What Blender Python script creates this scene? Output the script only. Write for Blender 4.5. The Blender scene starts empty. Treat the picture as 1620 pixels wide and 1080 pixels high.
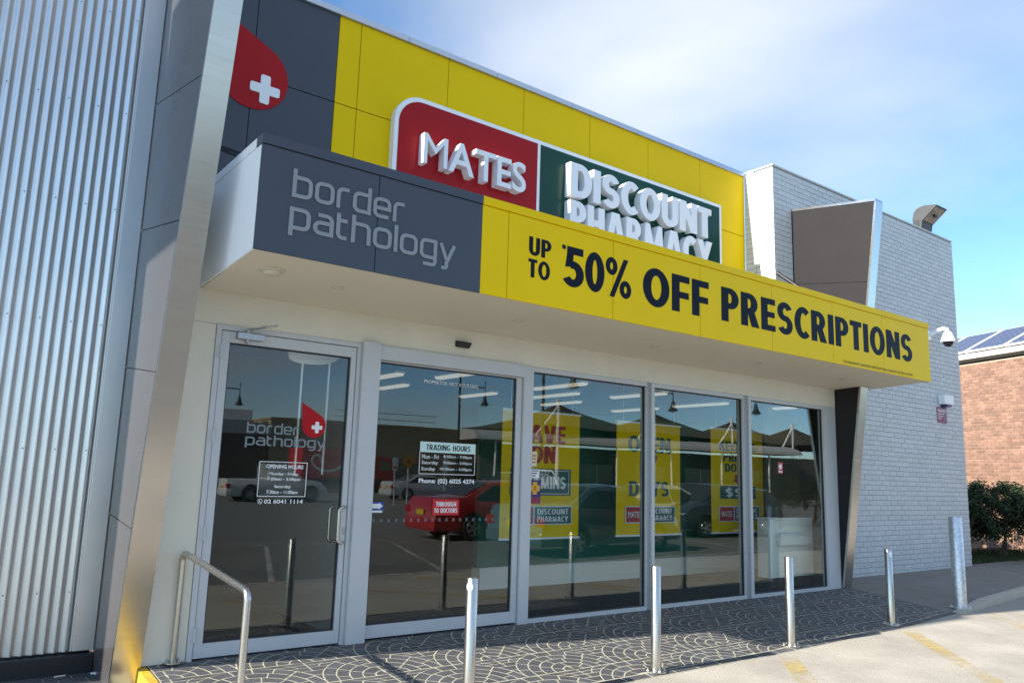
import bpy, bmesh, math, random
from mathutils import Vector, Matrix
R = math.radians
random.seed(7)
S = bpy.context.scene
COL = S.collection

# ------------------------------------------------------------------ camera, sky, sun, exposure
yaw, pitch, roll = R(37.03), R(9.579), R(1.772)
fw = Vector((math.sin(yaw)*math.cos(pitch), math.cos(yaw)*math.cos(pitch), math.sin(pitch)))
r0 = Vector((math.cos(yaw), -math.sin(yaw), 0)); u0 = r0.cross(fw)
rt = math.cos(roll)*r0 + math.sin(roll)*u0
up = -math.sin(roll)*r0 + math.cos(roll)*u0
cam = bpy.data.cameras.new('camera'); camo = bpy.data.objects.new('camera', cam); COL.objects.link(camo)
M = Matrix((rt, up, -fw)).transposed().to_4x4(); M.translation = Vector((-1.900, -6.555, 1.493)); camo.matrix_world = M
cam.sensor_width = 36; cam.sensor_fit = 'HORIZONTAL'; cam.lens = 27.67; cam.clip_start = .05; cam.clip_end = 3000
S.camera = camo

SUN_EL, SUN_BACK = R(29.5), R(2.9)          # low sun from the left, a little behind the shop front
sd = Vector((-math.cos(SUN_EL)*math.cos(SUN_BACK), math.cos(SUN_EL)*math.sin(SUN_BACK), math.sin(SUN_EL)))
W = bpy.data.worlds.new('World'); S.world = W; W.use_nodes = True
nt = W.node_tree; nt.nodes.clear()
out = nt.nodes.new('ShaderNodeOutputWorld'); bg = nt.nodes.new('ShaderNodeBackground')
sky = nt.nodes.new('ShaderNodeTexSky'); sky.sky_type = 'NISHITA'; sky.sun_disc = False
sky.sun_elevation = SUN_EL; sky.sun_rotation = math.atan2(sd.x, sd.y)
sky.air_density = .72; sky.dust_density = .1; sky.ozone_density = 3.2
bg.inputs[1].default_value = .13
tc = nt.nodes.new('ShaderNodeTexCoord')
sep = nt.nodes.new('ShaderNodeSeparateXYZ'); nt.links.new(tc.outputs['Generated'], sep.inputs[0])
ad = nt.nodes.new('ShaderNodeMath'); ad.operation = 'ADD'; ad.inputs[1].default_value = .22; nt.links.new(sep.outputs[2], ad.inputs[0])
mx = nt.nodes.new('ShaderNodeMath'); mx.operation = 'MAXIMUM'; mx.inputs[1].default_value = .05; nt.links.new(ad.outputs[0], mx.inputs[0])
vd = nt.nodes.new('ShaderNodeVectorMath'); vd.operation = 'DIVIDE'
cb = nt.nodes.new('ShaderNodeCombineXYZ')
for i in range(3): nt.links.new(mx.outputs[0], cb.inputs[i])
nt.links.new(tc.outputs['Generated'], vd.inputs[0]); nt.links.new(cb.outputs[0], vd.inputs[1])
mp = nt.nodes.new('ShaderNodeMapping'); mp.inputs['Location'].default_value = (3.04, 2.81, 0); mp.inputs['Scale'].default_value = (.6, .6, 0)
nt.links.new(vd.outputs[0], mp.inputs[0])
n1 = nt.nodes.new('ShaderNodeTexNoise'); n1.inputs['Scale'].default_value = 1.0; n1.inputs['Detail'].default_value = 5.5; n1.inputs['Roughness'].default_value = .48; n1.inputs['Distortion'].default_value = .25
nt.links.new(mp.outputs[0], n1.inputs['Vector'])
cr = nt.nodes.new('ShaderNodeValToRGB'); cr.color_ramp.elements[0].position = .45; cr.color_ramp.elements[1].position = .66
cr.color_ramp.elements[0].color = (0, 0, 0, 1); cr.color_ramp.elements[1].color = (.8, .8, .8, 1)
nt.links.new(n1.outputs['Fac'], cr.inputs[0])
mixc = nt.nodes.new('ShaderNodeMix'); mixc.data_type = 'RGBA'; mixc.inputs[7].default_value = (3.5, 3.65, 3.75, 1)
nt.links.new(cr.outputs[0], mixc.inputs[0]); tin = nt.nodes.new('ShaderNodeMix'); tin.data_type = 'RGBA'; tin.blend_type = 'MULTIPLY'; tin.inputs[0].default_value = 1; tin.inputs[7].default_value = (.86, 1.0, 1.0, 1); nt.links.new(sky.outputs[0], tin.inputs[6]); nt.links.new(tin.outputs[2], mixc.inputs[6])
nt.links.new(mixc.outputs[2], bg.inputs[0]); nt.links.new(bg.outputs[0], out.inputs[0])

sl = bpy.data.lights.new('sun', 'SUN'); sl.energy = 4.3; sl.angle = R(.55); sl.color = (1, .93, .82)
so = bpy.data.objects.new('sun', sl); COL.objects.link(so); so.rotation_euler = sd.to_track_quat('Z', 'Y').to_euler(); so.location = (0, 0, 30)
vs = S.view_settings; vs.view_transform = 'Standard'; vs.look = 'None'; vs.exposure = 1.25; vs.gamma = 1; vs.use_curve_mapping = False
S.render.engine = 'CYCLES'
S.cycles.max_bounces = 10; S.cycles.transparent_max_bounces = 24; S.cycles.glossy_bounces = 5; S.cycles.transmission_bounces = 8
S.cycles.use_denoising = True; S.cycles.caustics_reflective = True; S.cycles.blur_glossy = .3; S.cycles.sample_clamp_indirect = 6

# ------------------------------------------------------------------ materials
def srgb(r, g, b):
    f = lambda c: (c/255/12.92) if c/255 <= .04045 else ((c/255+.055)/1.055)**2.4
    return (f(r), f(g), f(b), 1)
MATS = {}
def mat(name, col, rough=.5, metal=0, var=.0, vscale=6, bump=0, bscale=60, spec=.5, rvar=0, stretch=(1, 1, 1), coat=0, dirt=0, dirtcol=(.12, .1, .08, 1), dscale=1.6, spk=0, isl=0):
    if name in MATS: return MATS[name]
    m = bpy.data.materials.new(name); m.use_nodes = True; t = m.node_tree; b = t.nodes['Principled BSDF']
    b.inputs['Roughness'].default_value = rough; b.inputs['Metallic'].default_value = metal
    b.inputs['Specular IOR Level'].default_value = spec; b.inputs['Coat Weight'].default_value = coat
    if len(col) == 3: col = (*col, 1)
    b.inputs['Base Color'].default_value = col
    def coords():
        g = t.nodes.new('ShaderNodeNewGeometry'); k = t.nodes.new('ShaderNodeMapping'); k.inputs['Scale'].default_value = stretch
        t.links.new(g.outputs['Position'], k.inputs[0]); return k.outputs[0]
    def noise(sc, det=5, rgh=.6):
        n = t.nodes.new('ShaderNodeTexNoise'); n.inputs['Scale'].default_value = sc; n.inputs['Detail'].default_value = det; n.inputs['Roughness'].default_value = rgh
        t.links.new(coords(), n.inputs['Vector']); return n.outputs['Fac']
    cur = None
    if var:
        r = t.nodes.new('ShaderNodeMapRange'); r.inputs[1].default_value = .25; r.inputs[2].default_value = .75; r.inputs[3].default_value = 1-var; r.inputs[4].default_value = 1+var
        t.links.new(noise(vscale), r.inputs[0])
        mm = t.nodes.new('ShaderNodeVectorMath'); mm.operation = 'SCALE'; mm.inputs[0].default_value = col[:3]; t.links.new(r.outputs[0], mm.inputs['Scale'])
        cur = mm.outputs[0]; t.links.new(cur, b.inputs['Base Color'])
    if dirt:
        r = t.nodes.new('ShaderNodeMapRange'); r.inputs[1].default_value = .5; r.inputs[2].default_value = .78; r.inputs[3].default_value = 0; r.inputs[4].default_value = dirt
        t.links.new(noise(dscale, 8, .68), r.inputs[0])
        x = t.nodes.new('ShaderNodeMix'); x.data_type = 'RGBA'; x.inputs[6].default_value = col; x.inputs[7].default_value = dirtcol
        t.links.new(r.outputs[0], x.inputs[0])
        if cur: t.links.new(cur, x.inputs[6])
        t.links.new(x.outputs[2], b.inputs['Base Color'])
    if isl:
        g_ = t.nodes.new('ShaderNodeNewGeometry'); oi = t.nodes.new('ShaderNodeObjectInfo'); a_ = t.nodes.new('ShaderNodeMath'); a_.operation = 'ADD'; t.links.new(g_.outputs['Random Per Island'], a_.inputs[0]); t.links.new(oi.outputs['Random'], a_.inputs[1])
        f_ = t.nodes.new('ShaderNodeMath'); f_.operation = 'FRACT'; t.links.new(a_.outputs[0], f_.inputs[0]); r = t.nodes.new('ShaderNodeMapRange'); r.inputs[3].default_value = 1-isl; r.inputs[4].default_value = 1+isl; t.links.new(f_.outputs[0], r.inputs[0])
        mm = t.nodes.new('ShaderNodeVectorMath'); mm.operation = 'SCALE'; t.links.new(b.inputs['Base Color'].links[0].from_socket, mm.inputs[0]); t.links.new(r.outputs[0], mm.inputs['Scale']); t.links.new(mm.outputs[0], b.inputs['Base Color'])
    if spk:
        r = t.nodes.new('ShaderNodeMapRange'); r.inputs[1].default_value = .3; r.inputs[2].default_value = .7; r.inputs[3].default_value = 1-spk; r.inputs[4].default_value = 1+spk; t.links.new(noise(95, 3, .8), r.inputs[0])
        mm = t.nodes.new('ShaderNodeVectorMath'); mm.operation = 'SCALE'; src = b.inputs['Base Color'].links[0].from_socket; t.links.new(src, mm.inputs[0]); t.links.new(r.outputs[0], mm.inputs['Scale']); t.links.new(mm.outputs[0], b.inputs['Base Color'])
    if rvar:
        r = t.nodes.new('ShaderNodeMapRange'); r.inputs[1].default_value = .25; r.inputs[2].default_value = .75; r.inputs[3].default_value = max(.02, rough-rvar); r.inputs[4].default_value = rough+rvar
        t.links.new(noise(vscale*1.7), r.inputs[0]); t.links.new(r.outputs[0], b.inputs['Roughness'])
    if bump:
        bp = t.nodes.new('ShaderNodeBump'); bp.inputs['Strength'].default_value = bump; bp.inputs['Distance'].default_value = .01
        t.links.new(noise(bscale, 6), bp.inputs['Height']); t.links.new(bp.outputs[0], b.inputs['Normal'])
    MATS[name] = m; return m
def glass(name, tint, ior, rough=0.0):
    m = bpy.data.materials.new(name); m.use_nodes = True; t = m.node_tree; t.nodes.clear()
    o = t.nodes.new('ShaderNodeOutputMaterial'); tr = t.nodes.new('ShaderNodeBsdfTransparent'); tr.inputs[0].default_value = tint
    gl = t.nodes.new('ShaderNodeBsdfGlossy'); gl.inputs['Roughness'].default_value = rough; gl.inputs[0].default_value = (.97, 1, .98, 1)
    fr = t.nodes.new('ShaderNodeFresnel'); ge = t.nodes.new('ShaderNodeNewGeometry'); mr = t.nodes.new('ShaderNodeMapRange')
    mr.inputs[3].default_value = ior; mr.inputs[4].default_value = 1/ior; t.links.new(ge.outputs['Backfacing'], mr.inputs[0]); t.links.new(mr.outputs[0], fr.inputs[0])
    wn = t.nodes.new('ShaderNodeTexNoise'); wn.inputs['Scale'].default_value = 1.3; wn.inputs['Detail'].default_value = 1; t.links.new(ge.outputs['Position'], wn.inputs['Vector']); wb_ = t.nodes.new('ShaderNodeBump'); wb_.inputs['Strength'].default_value = .10; wb_.inputs['Distance'].default_value = .006; t.links.new(wn.outputs[0], wb_.inputs['Height']); t.links.new(wb_.outputs[0], gl.inputs['Normal'])
    mi = t.nodes.new('ShaderNodeMixShader'); t.links.new(fr.outputs[0], mi.inputs[0]); t.links.new(tr.outputs[0], mi.inputs[1]); t.links.new(gl.outputs[0], mi.inputs[2])
    t.links.new(mi.outputs[0], o.inputs[0]); MATS[name] = m; return m
def emit(name, col, s):
    m = bpy.data.materials.new(name); m.use_nodes = True; b = m.node_tree.nodes['Principled BSDF']
    b.inputs['Base Color'].default_value = (.8, .8, .8, 1); b.inputs['Emission Color'].default_value = (*col, 1); b.inputs['Emission Strength'].default_value = s
    return m
M_YEL = mat('yellow_panel', (.84, .565, .0004), .45, var=.035, vscale=1.2, rvar=.05, bump=.03, bscale=9, spec=.12)
M_NAVY = mat('slate_blue_panel', (.041, .051, .072), .40, var=.05, vscale=1.1, rvar=.05, bump=.03, bscale=9)
M_RED = mat('red_sign_face', (.36, .006, .010), .35, var=.03, spec=.18)
M_GRN = mat('green_sign_face', (.003, .052, .036), .25, var=.03, spec=.25)
M_WPL = mat('white_plastic', (.88, .89, .9), .32, var=.02)
M_INK = mat('navy_vinyl', (.007, .010, .020), .5, spec=.1)
M_SILV = mat('silver_letter', (.25, .26, .275), .45, metal=.2, var=.04)
M_RENDER = mat('cream_render', (.66, .62, .52), .8, var=.04, vscale=2.2, bump=.12, bscale=120, dirt=.12, dscale=.9)
M_SOFFIT = mat('soffit_sheet', (.66, .61, .50), .7, var=.03, vscale=1.5)
M_WHITEP = mat('white_panel', (.84, .86, .87), .35, var=.03, vscale=1.5)
M_ALU = mat('powder_coated_aluminium', (.50, .51, .515), .45, metal=.05, var=.03, vscale=3)
M_ROOF = mat('pale_roof_sheet', (.60, .58, .53), .7, var=.08)
M_CAP = mat('metal_capping', (.50, .54, .60), .32, metal=.7, var=.05)
M_STEEL = mat('brushed_stainless', (.50, .475, .44), .24, metal=1, var=.03, vscale=30, rvar=.04, stretch=(.05, .05, 1))
M_BOLL = mat('polished_stainless', (.54, .515, .475), .28, metal=1, var=.04, vscale=40, rvar=.05, stretch=(1, 1, .05))
M_GALV = mat('galvanised_steel', (.62, .64, .66), .42, metal=.85, var=.28, vscale=22, rvar=.12)
M_FIN = mat('grey_fin_panel', (.075, .071, .073), .26, var=.03, vscale=1, rvar=.03)
M_DARKP = mat('brown_fin_panel', (.020, .0185, .020), .6, var=.08, vscale=1.3, rvar=.06, spec=.2)
M_ZINC = mat('zinc_corrugated_sheet', (.66, .655, .64), .36, metal=.85, var=.03, vscale=3, rvar=.03)
M_WBRICK = mat('painted_white_brick', (.575, .60, .60), .62, isl=.045, dirt=.12, dirtcol=(.38, .385, .37, 1), dscale=1.1, var=.05, vscale=9, bump=.25, bscale=45)
M_WMORT = mat('painted_mortar', (.26, .275, .285), .8, var=.1, vscale=6)
M_RBRICK = mat('red_brown_brick', (.255, .145, .10), .8, isl=.2, var=.2, vscale=5.5, bump=.3, bscale=50)
M_RMORT = mat('pale_mortar', (.50, .38, .28), .9, var=.1)
M_CONC = mat('car_park_concrete', (.42, .385, .325), .85, spk=.32, var=.2, vscale=1.3, bump=.25, bscale=70, dirt=.75, dirtcol=(.27, .245, .205, 1), dscale=.55)
M_PATH = mat('footpath_concrete', (.24, .22, .19), .88, spk=.2, var=.12, vscale=1.8, bump=.25, bscale=60, dirt=.5, dirtcol=(.2, .18, .15, 1), dscale=1.0)
M_SETT = mat('charcoal_paver', (.078, .079, .088), .62, isl=.14, var=.18, vscale=7, bump=.35, bscale=90, dirt=.25, dirtcol=(.16, .155, .15, 1), dscale=3)
M_JOINT = mat('cream_joint', (.43, .41, .30), .85, var=.25, vscale=9)
M_BLK = mat('black_paint', (.012, .013, .016), .42, var=.1)
M_RUB = mat('black_rubber', (.015, .015, .015), .7)
M_DKFRAME = mat('dark_gasket', (.02, .022, .025), .6)
M_YKERB = mat('yellow_road_paint', (.62, .40, .03), .7, var=.2, vscale=14, bump=.4, bscale=60, dirt=.3, dscale=9)
M_GLASS = glass('tinted_shop_glass', (.95, .965, .95, 1), 1.55)
M_TUBE = emit('fluorescent_diffuser', (1, .90, .72), .16)
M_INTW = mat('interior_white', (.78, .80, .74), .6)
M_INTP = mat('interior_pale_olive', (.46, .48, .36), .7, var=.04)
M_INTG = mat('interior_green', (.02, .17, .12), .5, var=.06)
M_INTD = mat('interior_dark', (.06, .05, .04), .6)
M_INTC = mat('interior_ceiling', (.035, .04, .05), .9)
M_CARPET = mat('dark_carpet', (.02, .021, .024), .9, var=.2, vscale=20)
M_BAN = mat('yellow_banner_vinyl', (.80, .55, .002), .6, var=.03, spec=.1)
M_BTEAL = mat('banner_teal_ink', (.01, .10, .10), .5)
M_BRED = mat('banner_red_ink', (.42, .02, .03), .5)
M_VINW = mat('white_vinyl', (.75, .77, .76), .5)
M_VING = mat('frosted_grey_vinyl', (.17, .20, .21), .5)
M_DROP = mat('blood_red_vinyl', (.40, .004, .008), .35, var=.05, vscale=2, spec=.2)
M_LEAF = mat('dark_leaf', (.020, .036, .012), .6, var=.6, vscale=7, spec=.3)
M_BARK = mat('bark', (.12, .09, .06), .9, var=.2)
M_GRASS = mat('grass_green', (.045, .075, .02), .8, var=.3)
M_SOLAR = mat('solar_cell', (.028, .05, .13), .22, var=.1, vscale=8)
M_WTRIM = mat('white_gutter_paint', (.78, .77, .74), .4)

# ------------------------------------------------------------------ mesh helpers
class MB:
    def __init__(s): s.v = []; s.f = []; s.m = []
    def poly(s, pts, mi=0):
        n = len(s.v); s.v += [tuple(p) for p in pts]; s.f.append(list(range(n, n+len(pts)))); s.m.append(mi)
    def box(s, x0, x1, y0, y1, z0, z1, mi=0):
        n = len(s.v)
        s.v += [(x0, y0, z0), (x1, y0, z0), (x1, y1, z0), (x0, y1, z0), (x0, y0, z1), (x1, y0, z1), (x1, y1, z1), (x0, y1, z1)]
        for q in ((0, 3, 2, 1), (4, 5, 6, 7), (0, 1, 5, 4), (1, 2, 6, 5), (2, 3, 7, 6), (3, 0, 4, 7)): s.f.append([n+i for i in q]); s.m.append(mi)
    def prism(s, a, b, mi=0):
        """a, b: matching loops of points, joined and capped"""
        n = len(s.v); k = len(a); s.v += [tuple(p) for p in a]+[tuple(p) for p in b]
        s.f.append([n+i for i in reversed(range(k))]); s.m.append(mi); s.f.append([n+k+i for i in range(k)]); s.m.append(mi)
        for i in range(k): j = (i+1) % k; s.f.append([n+i, n+j, n+k+j, n+k+i]); s.m.append(mi)
    def extx(s, yz, x0, x1, mi=0): s.prism([(x0, y, z) for y, z in yz], [(x1, y, z) for y, z in yz], mi)
    def exty(s, xz, y0, y1, mi=0): s.prism([(x, y0, z) for x, z in xz], [(x, y1, z) for x, z in xz], mi)
    def extz(s, xy, z0, z1, mi=0): s.prism([(x, y, z0) for x, y in xy], [(x, y, z1) for x, y in xy], mi)
    def tube(s, pts, r, seg=12, mi=0, r2=None):
        pts = [Vector(p) for p in pts]; n0 = len(s.v); ring = None
        for i, p in enumerate(pts):
            d = (pts[min(i+1, len(pts)-1)]-pts[max(i-1, 0)]).normalized()
            if ring is None:
                a = d.orthogonal().normalized()
            else:
                a = (ring-d*ring.dot(d)).normalized()
            ring = a; b = d.cross(a); rr = r if r2 is None else r+(r2-r)*i/(len(pts)-1)
            for k in range(seg):
                t = 2*math.pi*k/seg; s.v.append(tuple(p+a*rr*math.cos(t)+b*rr*math.sin(t)))
        for i in range(len(pts)-1):
            for k in range(seg):
                q = n0+i*seg; s.f.append([q+k, q+(k+1) % seg, q+seg+(k+1) % seg, q+seg+k]); s.m.append(mi)
        s.f.append([n0+k for k in reversed(range(seg))]); s.m.append(mi)
        q = n0+(len(pts)-1)*seg; s.f.append([q+k for k in range(seg)]); s.m.append(mi)
    def lathe(s, prof, c=(0, 0, 0), seg=24, mi=0, axis='z'):
        n0 = len(s.v)
        for r, h in prof:
            for k in range(seg):
                t = 2*math.pi*k/seg; x, y = r*math.cos(t), r*math.sin(t)
                p = (x, y, h) if axis == 'z' else ((x, h, y) if axis == 'y' else (h, x, y))
                s.v.append((c[0]+p[0], c[1]+p[1], c[2]+p[2]))
        for i in range(len(prof)-1):
            for k in range(seg):
                q = n0+i*seg; s.f.append([q+k, q+(k+1) % seg, q+seg+(k+1) % seg, q+seg+k]); s.m.append(mi)
        s.f.append([n0+k for k in range(seg)]); s.m.append(mi)
        q = n0+(len(prof)-1)*seg; s.f.append([q+k for k in range(seg)]); s.m.append(mi)
    def build(s, name, mats, parent=None, smooth=False, bevel=0, loc=None, recalc=True):
        me = bpy.data.meshes.new(name); me.from_pydata(s.v, [], s.f)
        for m in (mats if isinstance(mats, (list, tuple)) else [mats]): me.materials.append(m)
        me.polygons.foreach_set('material_index', s.m)
        if recalc:
            b = bmesh.new(); b.from_mesh(me); bmesh.ops.recalc_face_normals(b, faces=b.faces); b.to_mesh(me); b.free()
        if smooth: me.polygons.foreach_set('use_smooth', [True]*len(me.polygons)); me.set_sharp_from_angle(angle=R(40))
        return link(name, me, parent, bevel, loc)
def link(name, me, parent=None, bevel=0, loc=None):
    o = bpy.data.objects.new(name, me); COL.objects.link(o)
    if parent: o.parent = parent
    if loc: o.location = loc
    if bevel:
        b = o.modifiers.new('edge', 'BEVEL'); b.width = bevel; b.segments = 2; b.limit_method = 'ANGLE'; b.angle_limit = R(40)
    return o
def box(name, x0, x1, y0, y1, z0, z1, m, parent=None, bevel=0):
    b = MB(); b.box(x0, x1, y0, y1, z0, z1); return b.build(name, m, parent, bevel=bevel)
def tag(o, label=None, cat=None, group=None, kind=None):
    if label: o['label'] = label
    if cat: o['category'] = cat
    if group: o['group'] = group
    if kind: o['kind'] = kind
    return o
def thing(name, label, cat, loc=(0, 0, 0), rz=0, group=None):
    o = bpy.data.objects.new(name, None); COL.objects.link(o); o.location = loc; o.rotation_euler = (0, 0, rz); o.empty_display_size = .2
    return tag(o, label, cat, group)
def copy_tree(o, parent=None, label=None, loc=None, rz=None):
    c = o.copy(); COL.objects.link(c)
    if parent: c.parent = parent
    for ch in [x for x in o.children]: copy_tree(ch, c)
    if label: c['label'] = label
    if loc is not None: c.location = loc
    if rz is not None: c.rotation_euler.z = rz
    return c

# ------------------------------------------------------------------ lettering
def text_mesh(body, off=0.0, res=6, spacing=1.0):
    c = bpy.data.curves.new('text', 'FONT'); c.body = body; c.offset = off; c.resolution_u = res; c.space_character = spacing
    o = bpy.data.objects.new('text', c); COL.objects.link(o)
    dg = bpy.context.evaluated_depsgraph_get(); dg.update()
    me = bpy.data.meshes.new_from_object(o.evaluated_get(dg))
    vs_ = [(v.co.x, v.co.y) for v in me.vertices]; fs = [list(p.vertices) for p in me.polygons]
    bpy.data.objects.remove(o); bpy.data.curves.remove(c); bpy.data.meshes.remove(me)
    return vs_, fs
def fit(vs_, X0, X1, Z0, Z1):
    xs = [p[0] for p in vs_]; ys = [p[1] for p in vs_]; a, b, c, d = min(xs), max(xs), min(ys), max(ys)
    sx = (X1-X0)/(b-a); sy = (Z1-Z0)/(d-c)
    return [(X0+(x-a)*sx, Z0+(y-c)*sy) for x, y in vs_]
def text(name, body, X0, X1, Z0, Z1, y, m, parent, off=0.0, spacing=1.0, th=.001):
    """flat lettering on a face that looks towards -y"""
    v, f = text_mesh(body, off, 4, spacing); v = fit(v, X0, X1, Z0, Z1)
    b = MB(); b.v = [(x, y-th, z) for x, z in v]; b.f = f; b.m = [0]*len(f)
    return b.build(name, m, parent, recalc=False)
def arc(cx, cy, rx, ry, tx, ty, a0, a1, n=22):
    o = []; i = []
    for k in range(n+1):
        a = R(a0+(a1-a0)*k/n); c_, s_ = math.cos(a), math.sin(a)
        o.append((cx+rx*c_, cy+ry*s_)); i.append((cx+(rx-tx)*c_, cy+(ry-ty)*s_))
    return ('strip', o, i)
def rect(x0, y0, x1, y1): return ('poly', [(x0, y0), (x1, y0), (x1, y1), (x0, y1)])
def pl(*p): return ('poly', list(p))
def glyph(ch, w=.62, s=.21, b=.18):
    """heavy block capital, height 1: list of shapes and an advance width"""
    if ch == ' ': return [], .3
    if ch == 'I': return [rect(0, 0, s, 1)], s
    if ch == 'L': return [rect(0, 0, s, 1), rect(s, 0, w*.85, b)], w*.85
    if ch == 'E': return [rect(0, 0, s, 1), rect(s, 0, w*.82, b), rect(s, 1-b, w*.82, 1), rect(s, .5-b*.45, w*.78, .5+b*.5)], w*.82
    if ch == 'F': return [rect(0, 0, s, 1), rect(s, 1-b, w*.82, 1), rect(s, .46-b*.45, w*.78, .46+b*.5)], w*.82
    if ch == 'T': return [rect(w*.42-s/2, 0, w*.42+s/2, 1-b), rect(0, 1-b, w*.84, 1)], w*.84
    if ch == 'H': return [rect(0, 0, s, 1), rect(w-s, 0, w, 1), rect(s, .5-b*.5, w-s, .5+b*.5)], w
    if ch in 'O0':
        ww = w*1.16 if ch == 'O' else w*.95
        return [arc(ww/2, .5, ww/2, .515, s, b*1.05, 0, 360, 40)], ww
    if ch == 'C': return [arc(w*.56, .5, w*.56, .515, s, b*1.1, 48, 312, 30)], w*.94
    if ch == 'G': return [arc(w*.56, .5, w*.56, .515, s, b*1.1, 48, 330, 30), rect(w*.58, .33, w*1.06, .5)], w*1.06
    if ch == 'D': return [rect(0, 0, s, 1), rect(s, 0, w*.5, b), rect(s, 1-b, w*.5, 1), arc(w*.5, .5, w*.56, .5, s, b, 90, -90, 24)], w*1.06
    if ch in 'PR':
        g = [rect(0, 0, s, 1), rect(s, 1-b*.95, w*.45, 1), rect(s, .38, w*.45, .38+b*.95), arc(w*.45, .69, w*.47, .31, s*.98, b*.95, 90, -90, 20)]
        if ch == 'R': g.append(pl((w*.36, .42), (w*.36+s*1.02, .44), (w*1.0, 0), (w*1.0-s*1.12, 0)))
        return g, w*(.92 if ch == 'P' else 1.0)
    if ch == 'U': return [rect(0, .32, s, 1), rect(w-s, .32, w, 1), arc(w/2, .32, w/2, .335, s, b*1.05, 180, 360, 22)], w
    if ch in 'S$':
        rx = w*.46
        tt = b*1.02; cyu = .5+(.51-tt/2)/2; ryy = cyu-.5; rc = rx-s*.45; path = [(rx+rc*.97*math.cos(R(a)), cyu+ryy*math.sin(R(a))) for a in range(22, 271, 8)]+[(rx+rc*math.cos(R(a)), 1-cyu+ryy*math.sin(R(a))) for a in range(86, -159, -8)]
        o_, i_ = [], []
        for q in range(len(path)):
            p0, p1 = path[max(0, q-1)], path[min(len(path)-1, q+1)]; dx, dy = p1[0]-p0[0], p1[1]-p0[1]; l_ = math.hypot(dx, dy); wx, wy_ = s*.45, tt/2
            o_.append((path[q][0]-dy/l_*wx, path[q][1]+dx/l_*wy_)); i_.append((path[q][0]+dy/l_*wx, path[q][1]-dx/l_*wy_))
        g = [('strip', o_, i_)]
        if ch == '$': g = g+[rect(rx-.06, -.12, rx+.06, 1.12)]
        return g, rx*2
    if ch == 'N': return [rect(0, 0, s, 1), rect(w*1.08-s, 0, w*1.08, 1), pl((0, 1), (s*1.05, 1), (w*1.08, 0), (w*1.08-s*1.05, 0))], w*1.08
    if ch == 'M':
        W_ = w*1.38
        return [pl((.03, 0), (.03+s*.9, 0), (s*1.08, 1), (.09, 1)), pl((W_-.03-s*.9, 0), (W_-.03, 0), (W_-.09, 1), (W_-s*1.08, 1)),
                pl((.09, 1), (s*1.12, 1), (W_/2+s*.42, 0), (W_/2-s*.42, 0)), pl((W_-s*1.12, 1), (W_-.09, 1), (W_/2+s*.42, 0), (W_/2-s*.42, 0))], W_
    if ch == 'A':
        W_ = w*1.16
        return [pl((0, 0), (s, 0), (W_/2+s*.3, 1), (W_/2-s*.62, 1)), pl((W_-s, 0), (W_, 0), (W_/2+s*.62, 1), (W_/2-s*.3, 1)), rect(W_*.25, .18, W_*.75, .18+b*.85)], W_
    if ch == 'V':
        W_ = w*1.12
        return [pl((0, 1), (s, 1), (W_/2+s*.3, 0), (W_/2-s*.62, 0)), pl((W_-s, 1), (W_, 1), (W_/2+s*.62, 0), (W_/2-s*.3, 0))], W_
    if ch == 'W':
        W_ = w*1.7; q = W_/4; g = []
        for k in range(2):
            o = k*2*q; g += [pl((o, 1), (o+s, 1), (o+q+s*.45, 0), (o+q-s*.45, 0)), pl((o+2*q-s*(.5 if k == 0 else 1), 1), (o+2*q+(s*.5 if k == 0 else 0), 1), (o+q+s*.45, 0), (o+q-s*.45, 0))]
        return g, W_
    if ch == 'Y':
        W_ = w*1.1
        return [rect(W_/2-s/2, 0, W_/2+s/2, .46), pl((0, 1), (s*1.1, 1), (W_/2+s*.5, .4), (W_/2-s*.5, .4)), pl((W_-s*1.1, 1), (W_, 1), (W_/2+s*.5, .4), (W_/2-s*.5, .4))], W_
    if ch == 'K': return [rect(0, 0, s, 1), pl((s*.8, .38), (s*.8, .66), (w-s*1.1, 1), (w, 1)), pl((s*1.2, .58), (s*2.2, .66), (w*1.05, 0), (w*1.05-s*1.2, 0))], w*1.05
    if ch == '5': return [rect(w*.14, 1-b, w*.9, 1), pl((w*.06, .46), (w*.06+s*.95, .5), (w*.14+s*.85, 1-b), (w*.14, 1-b)),
                          arc(w*.42, .315, w*.52, .33, s*1.02, b, 118, -150, 26)], w*.94
    if ch == '7': return [rect(0, 1-b, w*.86, 1), pl((w*.1, 0), (w*.1+s*1.1, 0), (w*.86, 1-b), (w*.86-s*1.1, 1-b))], w*.86
    if ch == '2': return [arc(w*.44, .7, w*.44, .3, s, b, 170, -20, 18), pl((0, b), (s*1.2, b), (w*.88, .62), (w*.6, .6)), rect(0, 0, w*.88, b)], w*.88
    if ch == '%': return [arc(w*.3, .77, w*.3, .235, s*.62, b*.72, 0, 360, 28), arc(w*1.02, .22, w*.3, .235, s*.62, b*.72, 0, 360, 28), pl((w*.2, -.03), (w*.2+s*.66, -.03), (w*1.16, 1.02), (w*1.16-s*.66, 1.02))], w*1.34
    if ch == '*':
        g = []
        for k in range(3):
            a = R(90+60*k); dx, dy = math.cos(a)*.5, math.sin(a)*.5; nx, ny = -math.sin(a)*.14, math.cos(a)*.14
            g.append(pl((.5+dx+nx, .5+dy+ny), (.5-dx+nx, .5-dy+ny), (.5-dx-nx, .5-dy-ny), (.5+dx-nx, .5+dy-ny)))
        return g, 1.0
    return [rect(0, 0, s, 1)], s
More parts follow.
